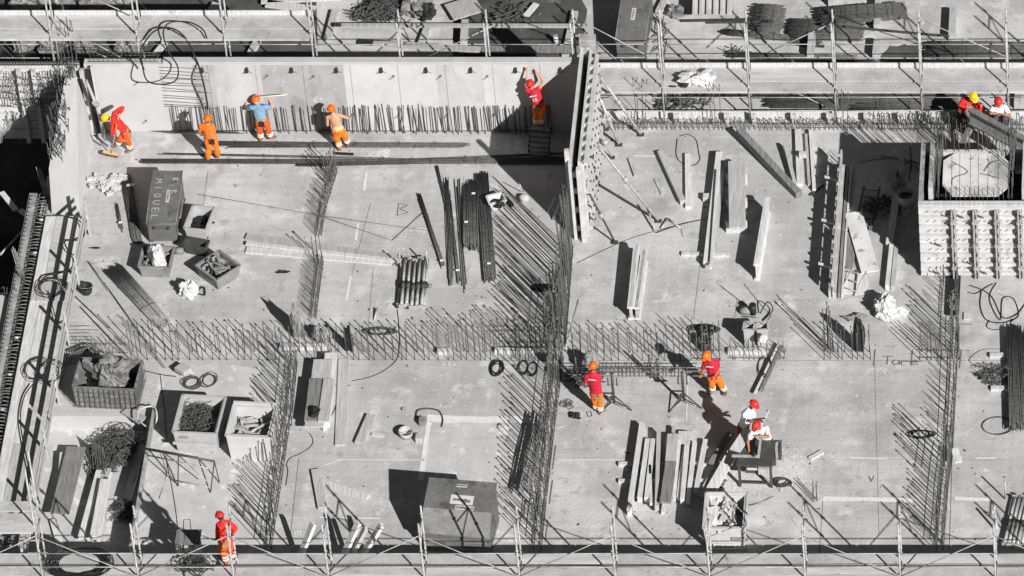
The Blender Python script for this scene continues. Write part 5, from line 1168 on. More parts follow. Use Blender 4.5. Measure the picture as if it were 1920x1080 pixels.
ladder((1056, 352), .9, (1032, 405), .02, .32, 'thin ladder leaning in the shadow of the tall formwork', 6, 'wm')
plank((1690, 305), (1690, 335), .14, .3, 0, 'wm', 'timber offcut standing in the shaft shadow'); plank((1668, 330), (1682, 332), .3, .2, 0, 'wm', 'wide offcut beside the bucket in the shaft shadow')
for i in range(3): plank((1690 + i, 392 + i * 6), (1708 - i, 392 + i * 6), .07, .05, .06 - .02 * i, 'wlx', ['top', 'middle', 'bottom'][i] + ' of three small laths below the large pale bucket')
blob((1686, 356), .22, .16, .4, 'dark crumpled cloth on the timber beside the bucket', 'tarp', 'cloth', 'cloth', seed=9, z=.2)
tangle((1654, 392), .5, .4, .15, 'dim heap of cables and clamps in the shaft shadow', 50, .014, 0, .5, 'dsteel')
rt = root('lamp_tripod', G(1709, 325), 'thin black tripod in the shaft shadow', 'tripod'); c = G(1709, 322)
MB().tube([c + Z * .1, c + Z * 1.1], .02, 6).build('pole', 'blk', rt)
for k in range(3): q = 2 * pi * k / 3 + .4; MB().tube([c + Z * .4, c + Vector((.4 * cos(q), .4 * sin(q), .01))], .014, 5).build('leg', 'blk', rt)
blob((1660, 588), .30, .36, .6, 'tall white sack at the end of the timber pair', 'foam', seed=11, amp=.5); blob((1683, 589), .25, .16, .22, 'flat white plastic beside the tall white sack', 'foam', 'plastic_sheet', 'plastic', seed=12, amp=.7)
# slot under the shaft
tr, a, u, v, w = tub((1776, 592), (1796, 592), 1.6, .05, 'narrow dark opening framed in the slab below the shaft', 'hole', t=.03, taper=0, name='floor_slot', cat='opening')
tangle((1785, 565), .12, .5, .12, 'bent wires in the narrow opening below the shaft', 14, .014, .02, .4, 'galv')
MB().bx(*sorted((G(1807, 600).x, G(1820, 600).x)), YG(601), YG(588), .004, .05).build('square_insert', 'wht', None, 'small white square insert right of the narrow opening', 'insert')
# saw, planks
def saw():
    a, u, v, w = frame2((1386, 914), (1449, 916)); dp = .92; h = .86; rt = root('circular_saw', a, 'black circular saw bench with blade guard on four legs', 'saw bench')
    MB().box(a + u * w / 2 + v * dp / 2 + Z * h, u * (w / 2 + .03), v * (dp / 2 + .03), Z * .03).build('table_top', 'dsteel', rt)
    for p in ((.03, .03), (w - .03, .03), (.03, dp - .03), (w - .03, dp - .03)): MB().box(a + u * p[0] + v * p[1] + Z * h / 2, u * .035, v * .035, Z * (h / 2 - .03)).build('leg', 'dsteel', rt)
    MB().box(a + u * w / 2 + Z * .2, u * (w / 2 - .06), v * .02, Z * .025).build('cross_bar', 'dsteel', rt); MB().box(a + u * w / 2 + v * .3 + Z * .62, u * .28, v * .2, Z * .16).build('motor', 'dsteel', rt)
    MB().box(a + u * w * .42 - v * .01 + Z * .72, u * .14, v * .005, Z * .04).build('name_plate', 'wht', rt)
    MB().box(a + u * w * .72 + v * .05 + Z * .62, u * .11, v * .06, Z * .1).build('switch_box', 'lgrey', rt)
    c = a + u * w * .62 + v * dp * .45 + Z * (h + .03); nb_ = MB(); n = 24
    P = [c + v * .2 * cos(2 * pi * k / n) + Z * .2 * sin(2 * pi * k / n) for k in range(n // 2 + 1)]; nb_.add([p - u * .004 for p in P] + [p + u * .004 for p in P], [tuple(range(len(P))), tuple(range(2 * len(P) - 1, len(P) - 1, -1))] + [(k, k + 1, len(P) + k + 1, len(P) + k) for k in range(len(P) - 1)])
    nb_.build('blade', 'galv', rt); MB().box(c + Z * .24 - v * .02, u * .025, v * .34, Z * .05).build('blade_guard', 'lgrey', rt)
    MB().box(a + u * w * .2 + v * .28 + Z * (h + .05), u * .36, v * .03, Z * .03).build('fence', 'galv', rt)
    MB().box(a + u * (w + .14) + v * dp * .9 + Z * .62, u * .04, v * .12, Z * .22).build('side_arm', 'dsteel', rt); MB().tube([a + u * w + v * dp + Z * .9, a + u * (w + .2) + v * dp + Z * .9], .03, 6).build('side_bar', 'dsteel', rt)
saw()
lean((1404, 806), .93, (1378, 845), .93, .30, .05, 'cut board fed onto the saw bench by the two workers', 'wl', 'plank', 'plank')

plank((1461, 646), (1416, 738), .07, .05, .1, 'wl', 'long pale lath crossing behind the saw workers'); plank((1467, 650), (1427, 735), .08, .07, .12, 'wd', 'long dark lath beside the pale one behind the saw')
plank((1442, 772), (1425, 800), .05, .03, .6, 'wl', 'thin strip of wood above the leaning saw worker')
lean((1376, 845), .55, (1330, 925), .2, .30, .06, 'pale plank propped against the left of the saw bench', 'wl', 'plank', 'plank'); lean((1352, 870), .2, (1316, 930), .1, .24, .1, 'weathered plank below the propped pale plank', 'wm', 'plank', 'plank')
plank((1378, 885), (1358, 928), .42, .04, .02, 'wl', 'broad pale sheet lying left of the saw legs', name='plywood_sheet', cat='panel'); plank((1358, 900), (1340, 925), .2, .04, .02, 'wl', 'small pale board left of the broad sheet')
lean((1370, 812), .25, (1334, 870), .25, .20, .04, 'dark board lying in the shadow of the saw workers', 'wd', 'plank', 'plank'); lean((1356, 815), .2, (1340, 838), .15, .07, .05, 'short lath in the shadow of the saw workers', 'wm')
stk = [((1205, 806), (1181, 968), .14, .3, 0, 'wl'), ((1215, 832), (1200, 942), .13, .2, .1, 'wl'), ((1225, 832), (1213, 942), .12, .2, .1, 'wl'), ((1236, 814), (1232, 958), .11, .2, .1, 'wm'), ((1219, 876), (1221, 948), .07, .1, .2, 'wl'),
       ((1262, 818), (1252, 942), .30, .1, .26, 'wm'), ((1258, 868), (1248, 944), .30, .06, .36, 'wd'), ((1264, 804), (1263, 830), .12, .1, .1, 'wm'), ((1274, 835), (1264, 940), .1, .22, .1, 'wl'), ((1284, 842), (1272, 938), .09, .12, .1, 'wl'),
       ((1289, 834), (1280, 946), .12, .2, .1, 'wl'), ((1303, 832), (1290, 946), .12, .1, .1, 'wl'), ((1323, 828), (1305, 925), .12, .1, .1, 'wl'), ((1290, 820), (1294, 846), .0, .0, 0, 'wl'), ((1246, 944), (1243, 965), .09, .1, .02, 'wl'), ((1243, 870), (1238, 935), .05, .1, .2, 'wm')]
names = ['longest leftmost timber of the big timber stack', 'second timber from the left in the big stack', 'third timber from the left in the big stack, flush with the second', 'round edged grey timber left of the wide boards in the big stack', 'short split timber lying on the second and third timbers',
         'wide upper board in the middle of the big stack', 'wide dirty board on top in the middle of the big stack', 'short stub sticking out above the wide boards', 'timber just right of the wide boards', 'thin timber right of the wide boards', 'knotty timber with pale streaks in the big stack', 'smooth pale timber right of the knotty one', 'rightmost slanting timber of the big stack', '', 'pale timber ends below the wide boards', 'thin lath left of the wide boards']
for (p, q, w, t, z, m), nm in zip(stk, names):
    if nm: plank(p, q, w, t, z, m, nm, group=None, name='timber', cat='timber')
MB().hexa([G(1272, 833, 0), G(1294, 833, 0), G(1294, 808, 0), G(1272, 808, 0)], [G(1272, 833, .3), G(1294, 833, .3), G(1294, 808, .3), G(1272, 808, .3)]).build('timber_box', 'wlx', None, 'small timber box at the top of the big timber stack', 'box')
for y in (871, 903): plank((1160, y + 2), (1325, y + 2), .11, .10, 0, 'wlx', ['upper', 'lower'][y > 880] + ' bearer under the big timber stack', name='bearer', cat='board')
plank((1518, 862), (1542, 848), .14, .05, 0, 'wl', 'small pale offcut right of the saw'); plank((1790, 842), (1797, 868), .2, .04, .35, 'wl', 'pale board lodged in the right hand starter row')
sd = MB(); rr = random.Random(12)
for i in range(6500):
    x, y = (rr.gauss(1484, 17), rr.gauss(886, 15)) if i % 3 else (rr.gauss(1415, 28), rr.gauss(906, 10)); q = rr.uniform(0, pi); s_ = rr.uniform(.012, .034); p = G(x, y, .004 + rr.random() * .004)
    sd.add([p + Vector((cos(q + k * pi / 2) * s_, sin(q + k * pi / 2) * s_ * .7, 0)) for k in range(4)], [(0, 1, 2, 3)])
sd.build('sawdust', 'dust', kind='stuff')
# props
def prop(p1, p2, label, z=.07, m='prop', group='steel props stacked on the slab'):
    a, b = G(*p1, z), G(*p2, z); d = (b - a).normalized(); s = Vector((-d.y, d.x, 0)); rt = root('steel_prop', a, label, 'prop', group)
    c = a.lerp(b, .55); MB().tube([a, c], .034, 8).build('inner_tube', 'prop', rt); MB().tube([c, b - d * .06], .046, 8).build('outer_tube', m, rt)
    MB().tube([c - d * .1, c + d * .1], .062, 8).build('thread_collar', 'dsteel', rt); MB().tube(smoothpts([c + s * .05, c + s * .16 + Z * .05, c + s * .14 + d * .1, c + s * .04 + d * .1], 3), .010, 5).build('handle', 'dsteel', rt)
    for e in (a, b): MB().box(e, s * .07, Z * .07, d * .006).build('end_plate', 'galv', rt)
pos = ['leftmost', 'second', 'third', 'fourth', 'fifth', 'rightmost']
for k in range(2):
    for i in range(6 if k == 0 else 5):
        x = 752 + i * 9.4 + k * 4.6; prop((x + 3, 486 + R.uniform(-4, 4)), (x - 4, 574 + R.uniform(-3, 3)), (pos[i] if i < 5 or k == 0 else 'last') + (' prop in the bottom layer' if k == 0 else ' prop in the top layer') + ' of the steel prop bundle left of the parallel bundles', z=.08 + k * .11, m='prop')
for i in range(5): prop((1903 + i * 8, 932 + R.uniform(-3, 3)), (1883 + i * 8, 1022 + R.uniform(-3, 3)), ['first', 'second', 'third', 'fourth', 'fifth'][i] + ' prop from the left in the group at the lower right corner', z=.14)
lean((1861, 958), .5, (1870, 992), .1, .06, .05, 'short post stub left of the props in the lower right corner', 'wm')
for (p, h, lab) in (((1885, 936), .7, 'slim post beside the top of the lower right props'), ((752, 505), .62, 'slim post at the left of the prop bundle'), ((802, 500), .6, 'slim post at the right of the prop bundle')):
    c = G(*p); MB().tube([c, c + Z * h], .025, 6).build('post', 'galv', None, lab, 'post')
# bender stand and cage
def stand(p, h, label, lw=.4):
    c = G(*p); rt = root('tripod_stand', c, label, 'stand'); MB().tube([c + Z * .15, c + Z * h], .04, 8).build('pole', 'dsteel', rt)
    for k in range(3):
        q = 2 * pi * k / 3 - .35; e = c + Vector((lw * 1.3 * cos(q), lw * sin(q) * 1.3, .01)); lg_ = MB().tube([c + Z * .42, e], .022, 6).build('leg', 'dsteel', rt); MB().tube([c + Z * .12, c.lerp(e, .7) + Z * .05], .014, 5).build('brace', 'galv', lg_)
    MB().box(c + Z * (h * .62), (.17, 0, 0), (0, .02, 0), (0, 0, .02)).build('cross_arm', 'galv', rt)
    for s_ in (-.12, .12): MB().tube([c + Vector((s_, 0, h * .62)), c + Vector((s_, 0, h * .62 + .3))], .02, 6).build('fork', 'dsteel', rt)
    return rt
stand((1152, 762), 1.25, 'left black tripod stand holding the slim rebar cage'); stand((1283, 758), 1.2, 'right black tripod stand beside the worker facing the camera')
for i, (p, q) in enumerate([((1084, 692), (1082, 712)), ((1222, 668), (1220, 708)), ((1236, 675), (1234, 716))]): MB().tube([G(q[0], q[1] + 0, 0) + Z * .85, G(q[0], q[1], 0)], .03, 6).build('post', 'dsteel', None, ['dark post left of the bender stands', 'left post between the two tripod stands', 'right post between the two tripod stands'][i], 'post')
cg = root('rebar_cage', G(1230, 750, .75), 'slim rebar cage lying across the two tripod stands', 'rebar'); yy = 705
ca, cb = G(1098, yy, .72), G(1362, yy, .72)
for dy, dz in ((0, 0), (.14, 0), (0, .18), (.14, .18)):
    MB().tube([ca + Vector((R.uniform(-.2, .1), dy, dz)), cb + Vector((R.uniform(-.2, .1), dy, dz))], .012, 5).build('long_bar', 'barl', cg)
hm2 = MB().tube([(0, -.02, -.02), (0, .16, -.02), (0, .16, .2), (0, -.02, .2), (0, -.02, -.02)], .010, 4).mesh('stirrup', 'bar')
for i in range(18): inst('stirrup', hm2, cg, ca + Vector((.9 + i * .11 + R.uniform(-.02, .02), 0, 0)), (0, R.uniform(-.12, .12), 0))
tangle((1098, 712), .5, .28, .45, 'dark heap of stirrups behind the crimson shirt worker', 60, .012, 0, .5, 'bar', name='stirrup_heap')
blob((1108, 692), .24, .3, .55, 'grey cloth bag in front of the stirrup heap', 'tubd', 'bag', 'bag', seed=6, z=.1)
def ring(pts, label, r=.010, m='bar', name='bent_stirrup'): P = [G(*p, .015) for p in pts]; return MB().tube(P + [P[0]], r, 4).build(name, m, None, label, 'rebar')
ring([(1100, 773), (1103, 781), (1110, 780), (1108, 772)], 'small square stirrup on the slab by the crimson shirt worker')
for i in range(7):
    x, y = 1058 + R.uniform(-6, 12), 756 + R.uniform(-6, 12); q = R.uniform(0, 1.5); P = [(x + 8 * cos(q + k * pi / 2), y + 6 * sin(q + k * pi / 2)) for k in range(4)]; ring(P, 'square stirrup in the small pile left of the crimson shirt worker')
for o in [o for o in COL.objects if o.get('label') == 'square stirrup in the small pile left of the crimson shirt worker']: o['group'] = 'pile of square stirrups'
blob((1078, 781), .13, .12, .1, 'black rag on the slab near the small square stirrup', 'blk', 'rag', 'rag', seed=3, amp=.7)
# trestle and stool lower left
def trestle():
    rt = root('trestle', G(340, 900), 'thin steel trestle table frame below the scrap container', 'trestle')
    T = [G(281, 845, .0 + .62), G(400, 867, .62), G(392, 880, .55), G(292, 858, .55)]
    A, B = G(279, 843, .62), G(402, 865, .62); C_, D_ = A + Vector((.25, -.3, 0)), B + Vector((-.05, -.3, 0))
    MB().tube([A, B], .03, 6).build('top_bar', 'dsteel', rt); MB().tube([C_.lerp(D_, .05), D_], .02, 6).build('front_bar', 'galv', rt)
    for P_, Q_, nm in ((A, A.lerp(B, .45) + Vector((.0, -.55, -.62)), 'leg'), (B, B + Vector((-.1, -.6, -.6)), 'leg'), (A.lerp(B, .45), B + Vector((-.2, -.45, -.3)), 'diagonal'), (A.lerp(B, .45), A.lerp(B, .45) + Vector((.0, -.6, -.6)), 'leg'), (A.lerp(B, .45) + Vector((0, -.5, -.5)), B + Vector((-.1, -.5, -.5)), 'stretcher'), (B, B + Vector((.1, -.2, -.6)), 'leg')):
        MB().tube([P_, Q_], .018, 6).build(nm, 'galv' if nm != 'leg' else 'dsteel', rt)
trestle()
rt = root('work_stand', G(352, 1040), 'small stand with a worn square sheet on top beside the scaffold worker', 'stand'); c = G(353, 1007, 1.0)
sq = MB().box(c, (.33, 0, 0), (0, .28, 0), (0, 0, .012)).build('sheet', 'wd', rt)
for dx in (-.28, -.05, .24):
    for dy in (-.2, .2): MB().box(c + Vector((dx, dy, -.45)), (.045, 0, 0), (0, .03, 0), (0, 0, .44)).build('leg', 'wm', rt)
MB().tube(smoothpts([c + Vector((-.08, -.08, .02)), c + Vector((-.1, .06, .02)), c + Vector((.02, .1, .02)), c + Vector((.08, -.1, .02))], 3), .014, 5).build('bent_bar', 'bar', sq)
MB().tube([c + Vector((-.16, .28, .02)), c + Vector((-.14, .42, .25)), c + Vector((.02, .42, .25)), c + Vector((.04, .28, .02))], .012, 5).build('loop_handle', 'bar', sq)
scrap((372, 1062), .5, .28, .25, 'tangled hoses on the near scaffold beside the work stand', 26, 6, .016, 1.42, 'dsteel', 'hose_heap', 'hose')
cg = MB()
for i in range(9):
    r_ = .42 + .03 * i; c = G(150, 1056, 1.44 + i * .02); cg.tube([c + Vector((r_ * 1.35 * cos(t) + R.uniform(-.01, .01), r_ * .95 * sin(t), R.uniform(0, .03))) for t in [2 * pi * k / 30 for k in range(31)]], .016, 5)
cg.build('coiled_cable', 'blk', None, 'big black coil of cable lying on the near scaffold deck', 'cable')
def coil(p, rx, ry, n, label, z=.02, r=.012, m='blk', jit=.12):
    mb = MB()
    for i in range(n):
        k1, k2 = 1 + R.uniform(-jit, jit), 1 + R.uniform(-jit, jit); o = Vector((R.uniform(-.06, .06) * rx * 4, R.uniform(-.06, .06) * ry * 4, i * r * .8)); c = G(*p, z)
        mb.tube([c + o + Vector((rx * k1 * cos(t), ry * k2 * sin(t), 0)) for t in [2 * pi * k / 22 for k in range(23)]], r, 5)
    return mb.build('coiled_cable', m, None, label, 'cable')
coil((92, 700), .34, .42, 6, 'black cable coil hanging over the walkway guard boards', .9, .010)
coil((95, 540), .35, .38, 5, 'thin black cable coil on the walkway beside the loose sheet', .45, .009)
coil((1728, 815), .32, .14, 4, 'dark cable coil left of the right hand starter row', .02, .013); coil((932, 692), .16, .28, 5, 'black cable coil in the centre bay below the long starter row', .02, .014); coil((998, 692), .13, .26, 4, 'second black cable coil beside the centre starter row', .3, .014)
coil((1438, 690), .12, .35, 5, 'dark cable hung on the lath behind the saw', .15, .011); coil((360, 718), .22, .22, 6, 'loose wire coil above the scrap container', .02, .012, 'bar'); coil((392, 712), .2, .25, 4, 'wire hoops standing above the scrap container', .02, .010, 'bar')
coil((1468, 905), .2, .15, 6, 'coiled lead on the slab at the right saw leg', .02, .014, 'dsteel'); coil((1328, 618), .28, .14, 5, 'ring of black cable beside the dark bucket', .02, .018); coil((712, 622), .36, .13, 5, 'flat cable coil at the long starter row', .05, .012, 'dsteel')
coil((1320, 625), .2, .2, 6, 'second ring of cable on the dark bucket', .25, .016); coil((1872, 800), .42, .32, 2, 'thin loop of wire below the right edge bundles', .02, .008); None
tangle((1866, 708), .42, .3, .22, 'heap of tie wire left of the dark rebar bundles', 60, .008, 0, 1.2, 'bar', curl=.6)
# cables
cable([(270, 130, 2.6), (262, 100, 3.3), (285, 62, 3.5), (315, 52, 3.6), (345, 68, 3.4), (368, 112, 2.65), (380, 150, 2.4), (388, 190, 1.4), (389, 205, 1.0)], 'long black hose hanging over the wall down to the orange shirt worker', .026)
cable([(265, 110, 3.0), (275, 150, 2.6), (305, 158, 2.5), (330, 150, 2.5), (333, 125, 2.7), (315, 95, 3.3), (306, 60, 3.5), (320, 42, 3.6), (355, 42, 3.6), (380, 55, 3.5), (388, 72, 3.4)], 'black hose loop lying over the top of the white wall end', .022)
cable([(122, 405, .5), (150, 415, .5), (158, 440, .5), (145, 450, .5), (122, 452, .5), (128, 470, .5), (143, 485, .5), (140, 505, .5), (112, 512, .5), (85, 518, .5), (78, 530, .5)], 'black cable curling over the upper walkway boards', .02)
cable([(90, 545, .45), (100, 580, .45), (108, 605, .45), (125, 600, .45)], 'cable from the thin coil down the walkway', .014); cable([(62, 720, .5), (45, 745, .45), (38, 790, .45), (48, 850, .45), (60, 900, .45), (75, 945, .45)], 'black cable running down the lower walkway', .018)
cable([(745, 580), (748, 610), (749, 650), (743, 675), (720, 695), (690, 708), (660, 714)], 'thin cable from the prop bundle down to the long single board', .009); cable([(655, 722), (636, 742), (630, 760), (620, 780), (595, 790)], 'thin cable over the board stack', .009)
cable([(1270, 260), (1268, 290), (1278, 305), (1300, 310), (1312, 300), (1310, 285), (1305, 262), (1290, 252), (1275, 255)], 'thin black cable loop at the top of the right hand slab', .010); cable([(1230, 437), (1280, 420), (1330, 408), (1350, 390), (1360, 378), (1390, 374), (1415, 378)], 'thin cable running over the twin timbers', .009, z=.05)
cable([(1082, 493), (1130, 470), (1180, 448), (1240, 430), (1290, 418)], 'thin cable rising from the tall bar thicket', .007); cable([(1278, 430), (1283, 445), (1305, 450), (1315, 447)], 'short pale strap near the brace feet', .012, 'hose')
cable([(1455, 895, .5), (1462, 920), (1440, 935), (1415, 945), (1395, 950, .3)], 'thin lead from the saw to the white offcut container', .008); cable([(1350, 535), (1400, 575), (1410, 590)], 'thin dark rod pointing at the machine on the slab', .011); cable([(1395, 532), (1430, 575), (1445, 590), (1440, 600)], 'thin wire above the machine on the slab', .006)
cable([(1818, 535), (1845, 545), (1862, 560), (1880, 595), (1905, 590), (1922, 570)], 'upper tangled black cable at the right edge', .016); cable([(1840, 545), (1838, 575), (1850, 600), (1880, 605), (1900, 598)], 'lower tangled black cable at the right edge', .016)
cable([(1815, 548), (1830, 550), (1850, 538), (1862, 532)], 'upper end of the black cable below the shaft', .014); cable([(1868, 530), (1855, 560), (1875, 600), (1880, 560), (1900, 560), (1910, 590), (1895, 605), (1910, 615)], 'looping black cable at the right edge', .014)
cable([(1855, 600), (1850, 612), (1862, 618), (1875, 617)], 'end of the black cable above the rebar bundles', .012); cable([(1852, 695), (1820, 680), (1822, 668), (1845, 655), (1880, 655)], 'thin wire loop left of the rebar bundles', .007)
cable([(780, 782), (783, 770), (800, 766), (822, 770), (830, 785), (828, 800)], 'bent hose end at the small block', .022, 'dsteel'); MB().box(G(793, 790, .09), (.1, 0, 0), (0, .1, 0), (0, 0, .09)).build('block', 'tubd', None, 'small grey block at the bent hose', 'block'); MB().box(G(786, 822, .09), (.09, 0, 0), (0, .1, 0), (0, 0, .09)).build('block', 'wm', None, 'small block right of the pale bucket', 'block')
cable([(580, 812), (587, 825), (582, 838), (560, 852), (545, 858), (538, 870), (540, 885), (536, 910)], 'thin cable winding beside the starter row in the lower middle', .008); cable([(310, 855, .02), (320, 900), (330, 960), (335, 1010)], 'thin dark cord down the pale floor', .008); cable([(312, 845, .3), (312, 890), (298, 935)], 'second thin cord on the pale floor', .008)
cable([(258, 785, .3), (262, 768, .35), (285, 762, .3), (294, 775, .3), (290, 800, .1), (275, 800, .1), (262, 790, .1)], 'pale hose ring over the corner of the sunken bay', .025, 'hose'); cable([(205, 678), (250, 690), (300, 702), (330, 706)], 'thin dark rod above the mesh crate', .014)
cable([(300, 700), (305, 740), (310, 790), (312, 830)], 'thin cord left of the scrap container', .008); cable([(1650, 292), (1690, 298), (1730, 305), (1725, 290)], 'thin cable in the shaft shadow', .01)
cable([(1612, 305), (1650, 298), (1690, 300), (1715, 312), (1728, 322)], 'second thin cable in the shaft shadow', .009); cable([(585, 945), (588, 952), (592, 948)], 'tiny wire curl in the lower middle', .008) if 0 else None
# machines
rt = root('vibrator_machine', G(1412, 590), 'small black machine with rods on the slab above the square cans', 'machine'); c = G(1412, 590)
MB().ball(c + Vector((-.18, .05, .1)), .2, .14, .12, 12, 8).build('housing', 'tubd', rt); MB().tube([c + Z * .05, c + Z * .38], .1, 12).build('motor', 'blk', rt); MB().tube([c + Vector((-.3, -.1, .03)), c + Vector((.1, -.15, .03))], .015, 5).build('skid', 'blk', rt)
MB().tube(smoothpts([c + Vector((.2, 0, .05)), c + Vector((.4, .2, .3)), c + Vector((.55, .1, .1)), c + Vector((.3, -.3, .05))], 4), .018, 5).build('hose', 'blk', rt)
blob((1606, 598), .24, .12, .14, 'black and white rag in the middle of the right hand slab', 'tubd', 'rag', 'rag', seed=21, amp=.8); blob((1611, 655), .17, .12, 1.15, 'dark jacket hanging on the starter bars', 'blk', 'jacket', 'jacket', seed=22, amp=.3)
blob((560, 628), .17, .14, 1.1, 'grey cone shaped bundle of gloves and cloth on a bar', 'tubd', 'glove_bundle', 'cloth', seed=23, amp=.45); blob((606, 640), .2, .12, .5, 'pale grey cloth hung at the long starter row', 'tubd', 'cloth', 'cloth', seed=24, amp=.6); blob((655, 655), .13, .1, .8, 'dark cloth hung on the long starter row', 'blk', 'cloth', 'cloth', seed=25, amp=.5)
lean((892, 562), .0, (900, 570), .0, .0, .0, '', 'wl') if 0 else None
MB().tube([G(702, 600, .02), G(707, 578, .1)], .03, 6).build('hand_tool', 'lgrey', None, 'pale and black tool handle lying above the cable coil', 'tool'); blob((590, 775), .13, .2, .16, 'black drill lying on the board stack', 'blk', 'drill', 'tool', seed=26, z=.44, amp=.4)
blob((1017, 540), .3, .14, .06, 'dark flat rag among the bar shadows', 'blk', 'rag', 'rag', seed=27, amp=.5); blob((528, 510), .16, .06, .03, 'dark crumbs on the slab below the pale boards', 'blk', 'debris', 'debris', seed=28, amp=.9); blob((178, 465), .14, .04, .015, 'dark stain like rag near the walkway', 'blk', 'rag', 'rag', seed=29, amp=.4)
plank((625, 288), (663, 290), .09, .03, 0, 'blk', 'black strip on the floor at the feet of the shirtless worker', name='strip', cat='strip')
plank((335, 690), (352, 700), .3, .12, .12, 'lgrey', 'small pale tipped box above the scrap container', name='tipped_box', cat='box')
blob((983, 375), .15, .13, .2, 'small pale mixing bowl at the edge of the wall shadow', 'lgrey', 'bowl', 'bowl', seed=31, amp=.15); MB().tube([G(982, 360, .1), G(974, 345, .6)], .015, 5).build('stick', 'wm', None, 'stick standing in the pale bowl in shadow', 'stick')
rr = random.Random(4)
for i in range(34):
    x, y = rr.gauss(205, 17), rr.gauss(340, 6.5)
    if 170 < x < 250 and y > 322:
        q = rr.uniform(0, pi); MB().box(G(x, y, .04 + rr.uniform(0, .07)), Vector((cos(q), sin(q), rr.uniform(-.2, .2))) * rr.uniform(.06, .13), Vector((-sin(q), cos(q), 0)) * rr.uniform(.04, .06), (0, 0, .03)).build('foam_block', 'foam', None, 'white foam block in the scattered heap at the foot of the slanting white wall', 'foam block', 'scattered white foam blocks')
plank((198, 352), (228, 354), .1, .08, 0, 'foam', 'long white foam piece in front of the scattered heap', name='foam_bar', cat='foam block')
# ================================================================== beyond the top
rt = root('beam', G(1815, 240), 'long raised beam slanting down at the far right between two workers', 'beam')
a, b = G(1819, 217, 1.1), G(1945, 285, 1.3); d = (b - a).normalized(); s = Vector((-d.y, d.x, 0))
MB().box((a + b) / 2, (b - a) / 2, s * .03, Z * .24).build('web', 'wm', rt)
for z in (.24, -.24): MB().box((a + b) / 2 + Z * z, (b - a) / 2, s * .09, Z * .03).build('flange', 'wd', rt)
lean((1817, 230), 1.6, (1819, 246), .1, .14, .16, 'dark upright post at the end of the raised beam', 'dsteel', 'post', 'post') if 0 else None
MB().box(G(1816, 222, .5), (.035, 0, 0), (0, .05, 0), (0, 0, .5)).build('post', 'wd', None, 'dark upright post at the high end of the raised beam', 'post'); lean((1822, 236), .7, (1797, 284), .05, .16, .08, 'slanting dark brace below the raised beam', 'wd', 'brace', 'brace')
scrap((720, 22), .85, .5, .3, 'dark rebar pile at the top left of centre', 130, 260, .013, 0); tangle((685, 30), .5, .25, .12, 'short dark bar pile left of the rebar pile', 50, .014, 0, .6, 'bar', curl=.3, mode='s'); tangle((965, 30), .5, .5, .2, 'dark bar offcuts on the membrane', 60, .013, 0, .8, 'bar', curl=.4); tangle((1305, 190), .5, .45, .3, 'rebar offcuts seen below the far deck', 50, .013, 0, .9, 'bar', curl=.4, mode='s')
tangle((1237, 75), .3, 1.1, .12, 'thin bars beside the far steel box', 40, .012, 0, 1.4, 'barl', curl=.3, mode='s'); tangle((1388, 104), .55, .15, .2, 'dark bars by the second far scaffold frame', 40, .013, 0, .7, 'bar', mode='s'); tangle((1255, 200), .35, .35, .35, 'dark coil of scrap wire below the far deck', 60, .013, 0, .6, 'bar')
blob((785, 20), .45, .35, .55, 'dark tarpaulin heap beside the far rebar pile', 'tarp', 'tarpaulin', 'tarp', seed=41, amp=.6); blob((800, 30), .25, .3, .4, 'black folded cover beside the tarpaulin heap', 'blk', 'cover', 'cover', seed=42, amp=.6); blob((1268, 28), .25, .25, .3, 'grey cloth by the far steel box', 'tarp', 'cloth', 'cloth', seed=43, amp=.6)
plank((842, 25), (898, 8), .75, .05, .12, 'wm', 'grey wooden panel lying at the top beside the tarpaulin'); plank((985, 32), (1006, 8), .18, .04, .1, 'wl', 'white board among the bars on the membrane')
plank((1060, 108), (1078, 26), .2, .12, 0, 'wm', 'pale plank at the right end of the membrane'); plank((1072, 70), (1090, 66), .06, .04, 0, 'wl', 'small lath beside the pale plank on the membrane')
c = G(1043, 82); MB().tube([c, c + Z * .3], .07, 12).build('can', 'wht', None, 'white can on the dark membrane', 'can')
tr = root('timber_pallet', G(1330, 20), 'stack of pale formwork panels at the top right of centre', 'pallet')
for i in range(3): MB().hexa([G(1295, 28, .05 + i * .14), G(1372, 28, .05 + i * .14), G(1380, -40, .05 + i * .14), G(1300, -40, .05 + i * .14)], [G(1295, 28, .16 + i * .14), G(1372, 28, .16 + i * .14), G(1380, -40, .16 + i * .14), G(1300, -40, .16 + i * .14)]).build('panel', 'form', tr)
for i in range(6): MB().hexa(*[[G(1298 + i * 13, 27, z), G(1303 + i * 13, 27, z), G(1305 + i * 13, -38, z), G(1300 + i * 13, -38, z)] for z in (.442, .50)]).build('rib', 'form', tr)
bundle((1420, 40), (1462, 42), 1.1, 'dark rebar stack at the top right of centre', n=40, layers=9, ties=2, r=.014); bundle((1545, 35), (1692, 24), .60, 'large rebar cage bundle at the top right', n=24, layers=8, ties=8, r=.012, z=.15); bundle((1485, 58), (1612, 62), .75, 'wide dark rebar stack under the cage bundle', n=30, layers=7, ties=2, r=.014)
bundle((1358, 62), (1480, 74), .20, 'narrow rebar bundle beside the second far scaffold frame', n=8, layers=4, ties=3, r=.015); bundle((1740, 96), (1935, 98), .65, 'long dark rebar stack at the top right corner', n=26, layers=5, ties=4, r=.014); bundle((1370, 105), (1600, 112), .22, 'low dark bundle just behind the far deck', n=8, layers=3, ties=3, r=.015)
